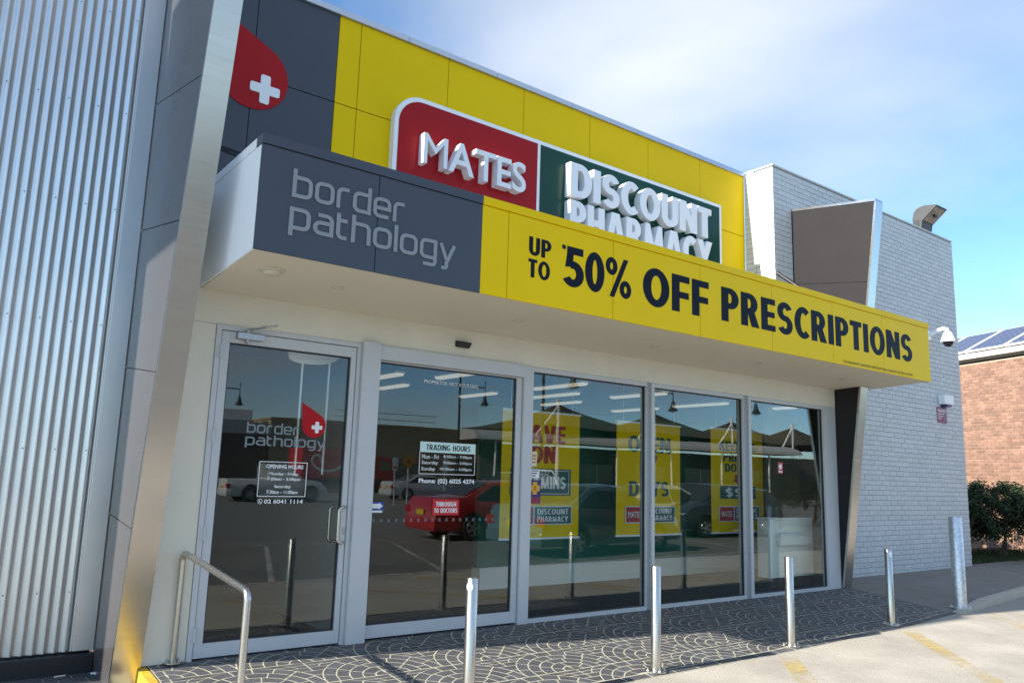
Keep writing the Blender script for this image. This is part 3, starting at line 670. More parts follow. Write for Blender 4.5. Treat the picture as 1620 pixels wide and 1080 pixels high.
def pull(sgn):
    ya = -.002 if sgn < 0 else .062; yg = ya+sgn*.062; xm, xg = 1.247, 1.165; z0_, z1_ = .86, 1.165; pts = [(xm, ya, z0_)]
    for k in range(7): a = math.pi/2*k/6; pts.append((xg+.035-.035*math.sin(a), yg, z0_+.035-.035*math.cos(a)))
    for k in range(7): a = math.pi/2*k/6; pts.append((xg+.035-.035*math.cos(a), yg, z1_-.035+.035*math.sin(a)))
    pts.append((xm, ya, z1_)); return [(p[0]-OB.x, p[1]-OB.y, p[2]) for p in pts]
for sg_ in (-1, 1): b = MB(); b.tube(pull(sg_), .014, 12); b.build('pull_handle', M_BOLL, door, smooth=True)
b = MB(); b.box(1.236-OB.x, 1.256-OB.x, -.006-OB.y, -.0006-OB.y, .93, .985); b.build('door_lock', M_STEEL, door, bevel=.002)
# lettering on the door glass
def off(f, *a, **k):
    return f(*a, **k)
DX = OB.x
def gtext(q_parent, yg, body, X0, X1, Z0, Z1, m, offb=0., sp=1.0, name='lettering'): return text(name, body, X0-DX, X1-DX, Z0, Z1, yg-OB.y-.0012, m, q_parent, offb, sp)
thin('border', .327-DX, .786-DX, 1.770, .072, yd-OB.y-.001, M_VING, door, letters=False, th=.0008)
thin('pathology', .322-DX, 1.035-DX, 1.668, .070, yd-OB.y-.001, M_VING, door, letters=False, th=.0008)
b = MB(); b.exty([(x-DX, z) for x, z in drop_shape(.915, 1.865, .108, (.795, 2.06))], yd-OB.y-.002, yd-OB.y-.0008); b.build('drop_logo', M_DROP, door)
b = MB(); b.exty([(x-DX, z) for x, z in plus_shape(.945, 1.848, .05, .017, .008)], yd-OB.y-.0032, yd-OB.y-.002); b.build('cross_mark', M_VINW, door)
b = MB()
for (a, b_, e, f) in ((.459, .882, 1.534, 1.540), (.459, .882, 1.248, 1.254), (.459, .465, 1.254, 1.534), (.876, .882, 1.254, 1.534)): b.box(a-DX, b_-DX, yd-OB.y-.002, yd-OB.y-.001, e, f)
b.build('hours_border', M_VINW, door)
gtext(door, yd, 'OPENING HOURS', .520, .846, 1.484, 1.517, M_VINW, .03)
gtext(door, yd, 'Monday - Friday', .552, .805, 1.420, 1.452, M_VINW, .022)
gtext(door, yd, '7:00am - 5:00pm', .536, .826, 1.376, 1.408, M_VINW, .022)
gtext(door, yd, 'Saturday', .60, .748, 1.314, 1.346, M_VINW, .022)
gtext(door, yd, '7:30am - 11:00am', .536, .81, 1.272, 1.302, M_VINW, .022)
gtext(door, yd, '02 6041 1114', .524, .863, 1.192, 1.226, M_VINW, .025)
b = MB(); s_ = arc(.490-DX, 1.209, .021, .021, .004, .004, 0, 360, 24)
for k in range(24): b.poly([(p[0], yd-OB.y-.002, p[1]) for p in (s_[1][k], s_[1][k+1], s_[2][k+1], s_[2][k])])
b.poly([(x-DX, yd-OB.y-.002, z) for x, z in ((.480, 1.217), (.486, 1.221), (.490, 1.212), (.487, 1.209), (.492, 1.203), (.495, 1.206), (.501, 1.200), (.497, 1.195), (.490, 1.198), (.482, 1.208))]); b.build('telephone_symbol', M_VINW, door, recalc=False)
# lettering on the sliding door
ya = ys
b = MB(); b.box(2.016-DX, 2.662-DX, ya-OB.y-.0015, ya-OB.y-.0007, 1.681, 1.781); b.build('hours_heading', mat('pale_mint_vinyl', (.55, .72, .66), .5), sld)
block('TRADING HOURS', 2.085-DX, 2.60-DX, 1.703, 1.757, ya-OB.y-.0016, M_INK, sld, th=.0008, s=.15, b=.14, w=.5)
b = MB()
for (a, b_, e, f) in ((2.013, 2.661, 1.472, 1.478), (2.013, 2.019, 1.478, 1.681), (2.655, 2.661, 1.478, 1.681)): b.box(a-DX, b_-DX, ya-OB.y-.0015, ya-OB.y-.0007, e, f)
b.build('hours_border', M_VINW, sld)
for k, (l, r_) in enumerate((('Mon - Fri', '8:30am - 7:00pm'), ('Saturday', '9:00am - 3:00pm'), ('Sunday', '10:00am - 3:00pm'))):
    z = 1.630-k*.060; gtext(sld, ya, l, 2.04, 2.04+(.19 if k == 0 else .185 if k == 1 else .155), z-.012, z+.030, M_VINW, .008); gtext(sld, ya, r_, 2.285 if k < 2 else 2.25, 2.62, z-.004, z+.030, M_VINW, .008)
gtext(sld, ya, 'Phone: (02) 6025 4374', 2.017, 2.662, 1.375, 1.432, M_VINW, .03)
gtext(sld, ya, 'PROPRIETOR: NICK KOURABAS', 2.025, 2.663, 2.346, 2.380, M_VINW, .0)
b = MB(); b.box(2.185-DX, 2.490-DX, ya-OB.y-.0015, ya-OB.y-.0007, 1.085, 1.235); b.build('direction_sticker', mat('red_vinyl', (.50, .008, .012), .4), sld)
block('THROUGH', 2.222-DX, 2.455-DX, 1.168, 1.212, ya-OB.y-.0016, M_VINW, sld, th=.0008, s=.17, b=.15, w=.52)
block('TO DOCTORS', 2.205-DX, 2.47-DX, 1.108, 1.152, ya-OB.y-.0016, M_VINW, sld, th=.0008, s=.17, b=.15, w=.52)
b = MB()
for k in range(21):
    x = 1.56+k*.079-DX
    for sg in (1, -1): b.poly([(x-.013-.004, ya-OB.y-.0016-.0004*(sg > 0), 1.042-sg*.015), (x-.013+.004, ya-OB.y-.0016-.0004*(sg > 0), 1.042-sg*.015), (x+.013+.004, ya-OB.y-.0016-.0004*(sg > 0), 1.042+sg*.015), (x+.013-.004, ya-OB.y-.0016-.0004*(sg > 0), 1.042+sg*.015)])
tag(b.build('glass_markers', M_VING, sld, recalc=False), kind='stuff')
b = MB(); b.box(1.530-DX, 1.655-DX, ya-OB.y-.0015, ya-OB.y-.0007, 1.135, 1.208); b.build('arrow_sticker', mat('blue_vinyl', (.02, .05, .32), .4), sld)
b = MB(); b.exty([(x-DX, z) for x, z in ((1.532, 1.150), (1.608, 1.150), (1.608, 1.140), (1.648, 1.172), (1.608, 1.203), (1.608, 1.192), (1.532, 1.192))], ya-OB.y-.0024, ya-OB.y-.0016); b.box(1.532-DX, 1.645-DX, ya-OB.y-.0024, ya-OB.y-.0016, 1.112, 1.131); b.build('arrow_mark', M_VINW, sld)
# stickers on the first fixed pane and the last
w1, q1, y1 = wins[0]
b = MB(); b.box(3.362-DX, 3.458-DX, y1-OB.y-.0015, y1-OB.y-.0006, 1.588, 1.742); b.build('paper_sticker', mat('cream_paper', (.66, .60, .40), .6), w1)
for k in range(3): gtext(w1, y1-.001, ('PLEASE', 'MIND THE', 'DOOR')[k], 3.375, 3.445, 1.690-k*.035, 1.708-k*.035, M_BRED, .03)
b = MB(); b.box(3.364-DX, 3.495-DX, y1-OB.y-.0015, y1-OB.y-.0006, 1.465, 1.556); b.build('paper_sticker', M_VINW, w1)
for k in range(3): b = MB(); b.box(3.375-DX, 3.485-DX-.02*k, y1-OB.y-.0024, y1-OB.y-.0016, 1.535-k*.026, 1.545-k*.026); b.build('printed_line', M_INK, w1)
b = MB(); b.box(3.364-DX, 3.520-DX, y1-OB.y-.0015, y1-OB.y-.0006, 1.262, 1.442); b.build('cross_sticker', mat('violet_vinyl', (.03, .02, .13), .4), w1)
b = MB(); b.exty([(x-DX, z) for x, z in plus_shape(3.440, 1.358, .066, .030, .008)], y1-OB.y-.0026, y1-OB.y-.0016); b.build('cross_mark', mat('orange_vinyl', (.66, .34, .02), .4), w1)
gtext(w1, y1-.002, 'C', 3.424, 3.455, 1.338, 1.376, M_INK, .03)
b = MB(); b.box(3.364-DX, 3.520-DX, y1-OB.y-.0015, y1-OB.y-.0006, 1.198, 1.2615); b.build('paper_sticker', mat('maroon_vinyl', (.22, .02, .06), .4), w1)
w3, q3, y3 = wins[2]
b = MB(); b.box(7.79-DX, 7.905-DX, y3-OB.y-.0015, y3-OB.y-.0006, 1.62, 1.775); b.build('fire_notice', mat('notice_red', (.5, .03, .03), .4), w3)
b = MB(); b.exty([(x-DX, z) for x, z in plus_shape(7.848, 1.715, .034, .024, .01)], y3-OB.y-.0026, y3-OB.y-.0016); b.box(7.805-DX, 7.89-DX, y3-OB.y-.0026, y3-OB.y-.0016, 1.64, 1.658); b.build('notice_mark', M_VINW, w3)
# door sensor, dark
b = MB(); b.prism([(2.33-DX, -.001-OB.y, 2.735), (2.50-DX, -.001-OB.y, 2.735), (2.50-DX, -.001-OB.y, 2.80), (2.33-DX, -.001-OB.y, 2.80)], [(2.365-DX, -.06-OB.y, 2.728), (2.47-DX, -.06-OB.y, 2.728), (2.49-DX, -.075-OB.y, 2.785), (2.34-DX, -.075-OB.y, 2.785)]); b.build('door_sensor', M_BLK, bd, bevel=.006)
# drop emblem on the upper navy panels (printed face on a thin plate)
b = MB(); b.exty([(x-DX, z) for x, z in drop_shape(.475, 5.505, .372, (.07, 6.12))], -.0075+1.207-OB.y-.004, 1.2068-OB.y); b.build('drop_emblem', M_DROP, bd)
b = MB(); b.exty([(x-DX, z) for x, z in plus_shape(.605, 5.375, .158, .052, .022)], 1.207-OB.y-.026, 1.207-OB.y-.012); b.build('cross_emblem', M_WPL, bd, bevel=.003)

# ------------------------------------------------------------------ canopy
cx0, cx1, cyf, cz0, cz1 = -.163, 9.665, -1.24, 2.984, 3.836
cn = thing('canopy', 'long box canopy with slate and yellow fascia over the shop front', 'canopy', (4.75, -.6, 2.95)); OC = Vector((4.75, -.6, 2.95))
def cpart(name, x0, x1, y0, y1, z0, z1, m, bevel=0):
    b = MB(); b.box(x0-OC.x, x1-OC.x, y0-OC.y, y1-OC.y, z0-OC.z, z1-OC.z); return b.build(name, m, cn, bevel=bevel)
px = [cx0, .77, 1.752, 2.036, 3.308, 4.595, 5.867, 7.142, 8.36, cx1]
for k in range(len(px)-1):
    m = M_NAVY if k < 2 else M_YEL; g_ = .0035
    cpart('fascia_panel', px[k]+(g_ if k else 0), px[k+1]-(g_ if k < 8 and k != 1 else 0), cyf, cyf+.016, cz0, 3.757, m, .0015)
cpart('fascia_backing', cx0+.02, cx1-.02, cyf+.0162, cyf+.05, cz0+.02, 3.80, M_DKFRAME)
cpart('fascia_capping', cx0-.004, 1.752, cyf-.012, cyf+.12, 3.761, cz1, M_NAVY, .003)
cpart('fascia_capping', 1.753, cx1+.004, cyf-.012, cyf+.12, 3.761, cz1, M_YEL, .003)
for (x0, x1) in ((cx0, cx0+.014), (cx1-.014, cx1)):
    b = MB(); b.extx([(cyf+.017-OC.y, cz0+.001-OC.z), (cyf+.017-OC.y, 3.757-OC.z), ((.0 if x0 < 0 else .64)-OC.y, 3.757-OC.z), ((.0 if x0 < 0 else .64)-OC.y, 2.93-OC.z)], x0-OC.x, x1-OC.x); b.build('end_panel', M_WHITEP if x0 < 0 else M_YEL, cn)
cpart('end_capping', cx0-.004, cx0+.10, cyf+.121, .0, 3.761, cz1, M_WHITEP, .003)
cpart('end_capping', cx1-.10, cx1+.004, cyf+.121, .64, 3.761, cz1, M_YEL, .003)
b = MB(); sof = lambda y: 2.914+(2.988-2.914)*(y/(-1.24))
def sofp(xa, xb, ya, yb): b.prism([(xa-OC.x, ya-OC.y, sof(ya)-OC.z), (xb-OC.x, ya-OC.y, sof(ya)-OC.z), (xb-OC.x, yb-OC.y, sof(yb)-OC.z), (xa-OC.x, yb-OC.y, sof(yb)-OC.z)], [(xa-OC.x, ya-OC.y, sof(ya)+.03-OC.z), (xb-OC.x, ya-OC.y, sof(ya)+.03-OC.z), (xb-OC.x, yb-OC.y, sof(yb)+.03-OC.z), (xa-OC.x, yb-OC.y, sof(yb)+.03-OC.z)])
sofp(cx0+.015, 9.228, cyf+.018, -.001); sofp(9.4325, cx1-.015, cyf+.018, .64); sofp(9.2285, 9.432, cyf+.018, -.47)
b.build('soffit', M_SOFFIT, cn)
cpart('canopy_roof', cx0+.10, 9.22, cyf+.12, 1.20, 3.70, 3.74, M_ROOF)
cpart('canopy_roof', 9.44, cx1-.1, cyf+.12, .64, 3.70, 3.74, M_ROOF)
thin('border', .076-OC.x, 1.010-OC.x, 3.418-OC.z, .165, cyf-OC.y, M_SILV, cn, wd=.15, th=.010)
thin('pathology', .070-OC.x, 1.495-OC.x, 3.178-OC.z, .165, cyf-OC.y, M_SILV, cn, wd=.15, th=.010)
K = dict(th=.0025)
block('UP', 2.266-OC.x, 2.522-OC.x, 3.421-OC.z, 3.588-OC.z, cyf-OC.y, M_INK, cn, w=.56, s=.2, b=.17, letters=True, name='letter', **K)
block('TO', 2.264-OC.x, 2.513-OC.x, 3.217-OC.z, 3.384-OC.z, cyf-OC.y, M_INK, cn, w=.56, s=.2, b=.17, letters=True, name='letter', **K)
block('*', 2.650-OC.x, 2.700-OC.x, 3.548-OC.z, 3.594-OC.z, cyf-OC.y, M_INK, cn, **K)
block('50%', 2.678-OC.x, 3.558-OC.x, 3.215-OC.z, 3.590-OC.z, cyf-OC.y, M_INK, cn, s=.235, b=.19, w=.66, track=.04, letters=True, name='letter', **K)
block('OFF', 3.719-OC.x, 4.734-OC.x, 3.200-OC.z, 3.589-OC.z, cyf-OC.y, M_INK, cn, s=.235, b=.185, w=.66, letters=True, name='letter', **K)
block('PRESCRIPTIONS', 4.944-OC.x, 9.149-OC.x, 3.210-OC.z, 3.588-OC.z, cyf-OC.y, M_INK, cn, s=.225, b=.18, w=.60, letters=True, name='letter', **K)
text('lettering', '*GOVERNMENT SUBSIDISED PRESCRIPTIONS CANNOT BE DISCOUNTED', 7.343-OC.x, 9.132-OC.x, 3.012-OC.z, 3.046-OC.z, cyf-OC.y-.001, M_INK, cn, .0)
for x, y in ((.74, -.67), (2.63, -.64), (4.6, -.58), (6.42, -.65), (8.36, -.63)):
    b = MB(); z = sof(y)-OC.z; b.lathe([(.052, .004), (.056, -.004), (.050, -.008), (.036, -.004), (.03, .003)], (x-OC.x, y-OC.y, z-.001), 20); b.build('downlight', mat('cream_plastic', (.55, .52, .43), .5), cn, smooth=True)
b = MB(); b.lathe([(.10, .004), (.10, -.007), (.088, -.013), (.068, -.015), (.06, -.036), (.045, -.042), (.0, -.042)], (.13-OC.x, -.81-OC.y, sof(-.81)-OC.z), 28); b.build('smoke_detector', mat('cream_plastic', (.55, .52, .43), .5), cn, smooth=True)
for p, q in (((.16, 1.20, 4.63), (.20, -.9, 3.72)), ((8.80, .66, 4.80), (9.10, -.6, 3.72)), ((4.1, 1.2, 4.1), (4.1, .2, 3.72))):
    b = MB(); b.tube([(p[0]-OC.x, p[1]-OC.y, p[2]-OC.z), (q[0]-OC.x, q[1]-OC.y, q[2]-OC.z)], .028, 12); b.build('stay_rod', M_BLK, cn, smooth=True)

# ------------------------------------------------------------------ red and green shop sign
sg = thing('shop_sign', 'red and green shop sign with raised white capitals on yellow panels', 'sign', (5.05, 1.15, 4.2)); OSG = Vector((5.05, 1.15, 4.2))
yS = 1.107
def rpath(x0, x1, z0, z1, r):
    return [(x0-OSG.x, z0-OSG.z)]+[(x1-OSG.x, z0-OSG.z), (x1-OSG.x, z1-OSG.z)]+[(x0+r+r*math.cos(a)-OSG.x, z1-r+r*math.sin(a)-OSG.z) for a in [math.pi/2+k*math.pi/20 for k in range(11)]]
b = MB(); b.exty(rpath(2.09, 8.00, 4.15, 5.85, .36), yS-OSG.y, 1.2065-OSG.y); b.build('sign_box', M_WPL, sg, bevel=.004)
b = MB(); b.exty(rpath(2.145, 4.205, 4.15, 5.795, .315), yS-.004-OSG.y, yS-OSG.y); b.build('red_face', M_RED, sg)
b = MB(); b.box(4.255-OSG.x, 7.945-OSG.x, yS-.004-OSG.y, yS-OSG.y, 4.15-OSG.z, 5.795-OSG.z); b.build('green_face', M_GRN, sg)
yl = yS-.004-OSG.y
# MATES: humanist capitals from the built-in face, one solid per letter
def solid_letters(body, X0, X1, Z0, Z1, y, th, m, parent, offb, track):
    x = 0; it = []
    for ch in body:
        v, f = text_mesh(ch, 0 if ch == 'M' else offb, 8); xs_ = [p[0] for p in v]; a = min(xs_); w_ = max(xs_)-a; it.append(([(p[0]-a+x, p[1]) for p in v], f)); x += w_+track
    tot = x-track; sx = (X1-X0)/tot; hs = [p[1] for p in it[0][0]]; z0_, z1_ = min(hs), max(hs); sz = (Z1-Z0)/(z1_-z0_)
    for v, f in it:
        bm = bmesh.new(); vv = [bm.verts.new((X0+p[0]*sx, y-th, Z0+(p[1]-z0_)*sz)) for p in v]
        for q in f: bm.faces.new([vv[i] for i in q])
        bmesh.ops.remove_doubles(bm, verts=bm.verts, dist=1e-5)
        r_ = bmesh.ops.extrude_face_region(bm, geom=bm.faces[:]); bmesh.ops.translate(bm, verts=[e for e in r_['geom'] if isinstance(e, bmesh.types.BMVert)], vec=(0, th, 0))
        bmesh.ops.recalc_face_normals(bm, faces=bm.faces); me = bpy.data.meshes.new('letter'); bm.to_mesh(me); bm.free(); me.materials.append(m); link('letter', me, parent)
solid_letters('MATES', 2.424-OSG.x, 3.930-OSG.x, 5.012-OSG.z, 5.382-OSG.z, yl, .12, M_WPL, sg, .013, .04)
block('DISCOUNT', 4.681-OSG.x, 7.598-OSG.x, 5.172-OSG.z, 5.645-OSG.z, yl, M_WPL, sg, th=.12, letters=True, name='letter', s=.235, b=.2, w=.64, track=.05, bevel=.004)
block('PHARMACY', 4.683-OSG.x, 7.611-OSG.x, 4.645-OSG.z, 5.118-OSG.z, yl, M_WPL, sg, th=.12, letters=True, name='letter', s=.225, b=.2, w=.60, track=.045, bevel=.004)

# ------------------------------------------------------------------ white painted brick wall on the right
bw = thing('brick_wall', 'white painted brick wall at the right end of the shop', 'brick wall', (8.745, .65, 0))
BX0, BX1, BY, BZ = 8.745, 15.05, .65, 6.6
b = MB(); b.box(.012, .70, .012, .35, 3.75, BZ-.01); b.box(.70, BX1-BX0-.012, .012, .12, -.12, 3.749); b.box(.701, BX1-BX0-.012, .012, .35, 3.75, BZ-.01); b.build('mortar_bed', M_WMORT, bw)
CH = .0857; rows = int((BZ+.12)/CH); bl = .235; gp = .0075
cells = []
for r_ in range(rows):
    z = -.12+r_*CH; x = -(bl+gp)/2 if r_ % 2 else 0
    while x < BX1-BX0-.02:
        a, c = max(x, 0), min(x+bl, BX1-BX0)
        if c-a > .04: cells.append((a, c, z))
        x += bl+gp
def wz(c): return (c[0]+BX0+1.9)**2+(c[2]-1.5)**2
cells.sort(key=wz)
mesh_full = {}
def brick_mesh(w_, jit):
    key = (round(w_, 3), jit)
    if key not in mesh_full:
        b = MB(); b.box(0, w_, 0, .03, 0, CH-gp); o = b.build('brick', M_WBRICK, None); mesh_full[key] = o.data; bpy.data.objects.remove(o)
    return mesh_full[key]
# the 300 that show largest: left part of the wall seen above and below the canopy
vis = [c for c in cells if (c[0] > .70 and c[2] < 2.95) or c[2] > 4.4]
vis.sort(key=wz)
near = set(id(c) for c in vis[:300])
bs = MB()
for c in cells:
    dy = random.uniform(-.002, .002)
    if id(c) in near:
        o = link('brick', brick_mesh(c[1]-c[0], 0), bw, loc=(c[0], dy, c[2]))
    elif c[0] > .70 or c[2] > 3.75:
        bs.box(c[0], c[1], dy, .03, c[2], c[2]+CH-gp)
tag(bs.build('bricks', M_WBRICK, bw), kind='stuff')
# return face looking left
br = MB(); br2 = MB()
for r_ in range(rows):
    z = -.12+r_*CH
    if z < 3.6: continue
    br.box(-.0025, .011, .004 if r_ % 2 else .004, .10 if r_ % 2 else .22, z, z+CH-gp); br.box(-.0025, .011, .108 if r_ % 2 else .228, .345, z, z+CH-gp)
    br.box(-.0025, .011, .353, .54, z, z+CH-gp)
tag(br.build('return_bricks', M_WBRICK, bw), kind='stuff')
b = MB(); b.box(.0, .3, .355, .545, 3.6, BZ-.01); b.build('return_bed', M_WMORT, bw)
b = MB(); b.box(-.004, BX1-BX0+.004, -.006, .56, BZ-.008, BZ+.022); b.build('coping', M_WBRICK, bw, bevel=.005)
box('side_wall', 14.75, 15.045, 1.01, 9, -.1, 3.1, M_WBRICK, None); so_ = bpy.data.objects['side_wall']; so_.parent = bw; so_.location = (-8.745, -.65, 0)
b = MB(); b.prism([(6.24, .1, 5.08), (6.24, .4, 5.08), (6.24, .4, 5.40), (6.24, .1, 5.40)], [(6.36, .15, 5.12), (6.36, .35, 5.12), (6.42, .38, 5.40), (6.42, .12, 5.40)]); b.build('rain_head', M_CAP, bw)

# floodlight on the coping
fl = thing('floodlight', 'grey box floodlight tilted outward on top of the white brick wall', 'floodlight', (14.05, .80, 6.62))
fl.scale = (.66, .66, .66)
b = MB(); b.extx([(.05, .0), (-.16, .0), (-.21, .26), (-.66, .64), (-.655, .675), (-.30, .735), (-.08, .70), (.04, .58), (.09, .36)], -.34, .34); b.build('housing', mat('weathered_aluminium', (.055, .058, .058), .5, var=.15, spec=.3), fl, bevel=.012)
b = MB(); b.prism([(-.30, -.245, .278), (.30, -.245, .278), (.30, -.635, .608), (-.30, -.635, .608)], [(-.30, -.251, .271), (.30, -.251, .271), (.30, -.641, .601), (-.30, -.641, .601)]); b.build('lens', mat('lamp_lens', (.20, .20, .19), .3, metal=.2, var=.6, vscale=14), fl)
b = MB(); b.lathe([(.04, -.10), (.05, 0), (.04, .10)], (-.02, -.46, .415), 12, axis='x'); b.build('lamp_bulb', M_BLK, fl)
b = MB(); b.box(-.2, .2, -.12, .12, -.03, .0); b.box(.345, .36, -.1, .05, -.03, .3); b.box(-.36, -.345, -.1, .05, -.03, .3); b.build('bracket', M_BLK, fl)
# security camera
cc = thing('security_camera', 'white dome security camera on a bent arm high on the brick wall', 'camera', (13.75, .64, 4.43))
cc.scale = (.74, .74, .74)
b = MB(); b.box(-.09, .09, -.03, .006, -.13, .12); b.build('wall_plate', M_WPL, cc, bevel=.01)
b = MB(); b.tube([(0, -.03, .0), (.03, -.2, .10), (.05, -.36, .14), (.055, -.46, .11), (.055, -.47, .02)], .05, 14); b.build('arm', M_WPL, cc, smooth=True)
b = MB(); b.lathe([(.05, .06), (.09, .03), (.15, -.12), (.175, -.19), (.175, -.22), (.12, -.225)], (.055, -.47, 0), 24); b.build('shroud', M_WPL, cc, smooth=True)
b = MB(); b.lathe([(.125, -.226), (.12, -.27), (.09, -.32), (.04, -.35), (.0, -.355)], (.055, -.47, 0), 24); b.build('dome', mat('smoked_dome', (.01, .01, .012), .08), cc, smooth=True)
# box light and warning sign
wl = thing('wall_light', 'small white box light above the purple notice on the brick wall', 'wall light', (14.2, .645, 3.18))
b = MB(); b.box(-.19, .19, -.13, 0, -.08, .10); b.build('housing', M_WPL, wl, bevel=.012)
b = MB(); b.prism([(-.07, -.12, -.12), (.09, -.12, -.12), (.09, 0, -.14), (-.07, 0, -.14)], [(-.1, -.13, -.082), (.12, -.13, -.082), (.12, 0, -.082), (-.1, 0, -.082)]); b.build('sensor_lens', mat('blue_lens', (.03, .05, .2), .2), wl)
ws = thing('warning_sign', 'small purple warning notice under the white box light', 'sign', (14.13, .648, 2.9))
b = MB(); b.box(-.20, .20, -.006, 0, -.16, .14); b.build('plate', mat('plum_sign', (.22, .05, .13), .4), ws)
text('lettering', 'WARNING', -.17, .17, .045, .115, -.0065, M_VINW, ws, .03)
for k in range(3): b = MB(); b.box(-.17, (.1, .05, -.02)[k], -.009, -.0065, .01-k*.045, .024-k*.045); b.build('printed_line', M_VINW, ws)
b = MB(); b.box(.06, .17, -.009, -.0065, -.11, .0); b.build('printed_block', mat('sign_grey', (.2, .17, .2), .5), ws)

# ------------------------------------------------------------------ bollards and handrail
def bollard(label, x, y, h, r, m, group, first=None):
    z = ramp_z(x, y) if y > kerb_y(x) else ZG
    if first: return copy_tree(first, None, label, (x, y, z), random.uniform(0, 3))
    t = thing('bollard', label, 'bollard', (x, y, z), 0, group)
    b = MB(); b.lathe([(r, .008), (r, h-.004), (r-.003, h), (r-.006, h), (r-.006, h-.05)], (0, 0, 0), 32); b.build('post', m, t, smooth=True)
    b = MB(); b.lathe([(r+.055, .0), (r+.055, .008), (r+.052, .010), (r+.001, .010)], (0, 0, 0), 32); b.build('base_plate', m, t)
    for k in range(4):
        a = math.pi/4+k*math.pi/2; b = MB(); b.lathe([(.012, .010), (.012, .020), (.007, .022), (.007, .034), (.0, .036)], ((r+.033)*math.cos(a), (r+.033)*math.sin(a), 0), 6); b.build('anchor_bolt', m, t)
    return t
B1 = bollard('stainless steel bollard in front of the sliding door, cut off by the bottom edge', 1.50, -1.66, .872, .043, M_BOLL, 'stainless bollards along the entrance')
def refl(t, ang, h, r):
    b = MB(); n0 = 7
    for i in range(n0):
        for j in range(n0): pass
    # small round reflective patch wrapped on the post near its top
    V = []; 
    b.v.append((0, 0, 0)); ring = []
    cu = [(0, 0)]+[(math.cos(2*math.pi*k/20), math.sin(2*math.pi*k/20)) for k in range(20)]
    b.v = [((r+.0012)*math.cos(ang+u*.62), (r+.0012)*math.sin(ang+u*.62), h-.058+v*.027) for u, v in cu]
    for k in range(20): b.f.append([0, 1+k, 1+(k+1) % 20]); b.m.append(0)
    b.build('reflector', M_WPL, t, recalc=True)
refl(B1, R(205), .872, .043)
bollard('stainless steel bollard in front of the middle glass pane', 3.45, -1.66, .872, .043, M_BOLL, None, B1)
bollard('stainless steel bollard in front of the rightmost glass pane', 5.48, -1.63, .872, .043, M_BOLL, None, B1)
b4 = bollard('stainless steel bollard in front of the white brick wall, next to the thick galvanised one', 7.66, -1.54, .872, .043, M_BOLL, None, B1)
b4.rotation_euler.z = R(45)
b5 = bollard('thick galvanised bollard at the right end of the row', 9.76, -1.41, 1.205, .085, M_GALV, None)
b5.location.z = ZG+.035
hr = thing('handrail', 'bent stainless handrail beside the glass door', 'handrail', (-.10, -.03, 0))
pts = [(0, -.0, .01), (0, -.0, .76)]
for k in range(1, 7): a = math.pi/2*k/6; pts.append((0, -.06*(1-math.cos(a)), .76+.06*math.sin(a)))
sl2 = -.094/1.5
pts.append((0, -1.43, .82+sl2*1.43))
for k in range(1, 7): a = math.pi/2*k/6; pts.append((0, -1.43-.06*math.sin(a), .82+sl2*1.43-.06*(1-math.cos(a))))
pts.append((0, -1.49, ZG+.02))
b = MB(); b.tube(pts, .0235, 18); b.build('rail', M_BOLL, hr, smooth=True)
for y, z in ((0, 0.012), (-1.49, ramp_z(0, -1.5)+.012)):
    b = MB(); b.lathe([(.07, 0), (.07, .007), (.066, .009), (.024, .009)], (0, y, z), 28); b.build('base_plate', M_BOLL, hr)
    for k in range(3): a = k*2.1+.4; b = MB(); b.lathe([(.011, .009), (.011, .018), (.006, .02), (.006, .03)], (.048*math.cos(a), y+.048*math.sin(a), z), 6); b.build('anchor_bolt', M_BOLL, hr)
# litter by the plinth
b = MB(); b.tube([(0, 0, .006), (.075, .004, .008)], .006, 8); tag(b.build('cigarette_butt', mat('butt_paper', (.7, .6, .45), .8, var=.3, vscale=40), None, loc=(-.80, .53, ZG+.012)), 'cigarette butt lying on the pavers against the black plinth', 'litter')
b = MB(); b.prism([(0, 0, 0), (.03, .0, .0), (.10, -.09, 0), (.07, -.09, 0)], [(0, 0, .008), (.03, 0, .012), (.10, -.09, .006), (.07, -.09, .004)]); tag(b.build('paper_scrap', M_VINW, None, loc=(-.56, .50, ZG+.018)), 'rolled white paper scrap at the foot of the grey fin wall', 'litter')

# ------------------------------------------------------------------ inside the shop
lx = [(4.0, 2.4), (5.75, 2.4), (7.4, 2.35), (9.25, 2.6), (4.15, 4.75), (5.75, 4.6), (7.6, 4.55), (9.35, 4.3), (2.4, 2.6), (2.45, 4.4), (3.4, 3.6), (6.6, 3.5), (10.5, 1.35)]  # last fitting is unseen, added to brighten the counter and pale partition
lt = None
lab_l = ['fluorescent light nearest the glass at the top of the sliding door', 'fluorescent light nearest the glass at the top of the first fixed pane', 'fluorescent light nearest the glass, seen across the second mullion', 'fluorescent light nearest the glass at the top of the third pane',
         'fluorescent light at the left edge of the sliding door pane, below the nearest one', 'fluorescent light second from the glass in the middle of the sliding door pane', 'fluorescent light second from the glass above the SAVE banner', 'fluorescent light second from the glass above the OPEN banner',
         'fluorescent light at the far left of the shop, beside the pathology partition', 'fluorescent light deep in the left of the shop beside the brown partition', 'fluorescent light between the first and second rows, left of the SAVE banner', 'fluorescent light between the first and second rows, above the SAVE banner', 'unseen fluorescent light added to brighten the counter and pale partition behind the rightmost pane']
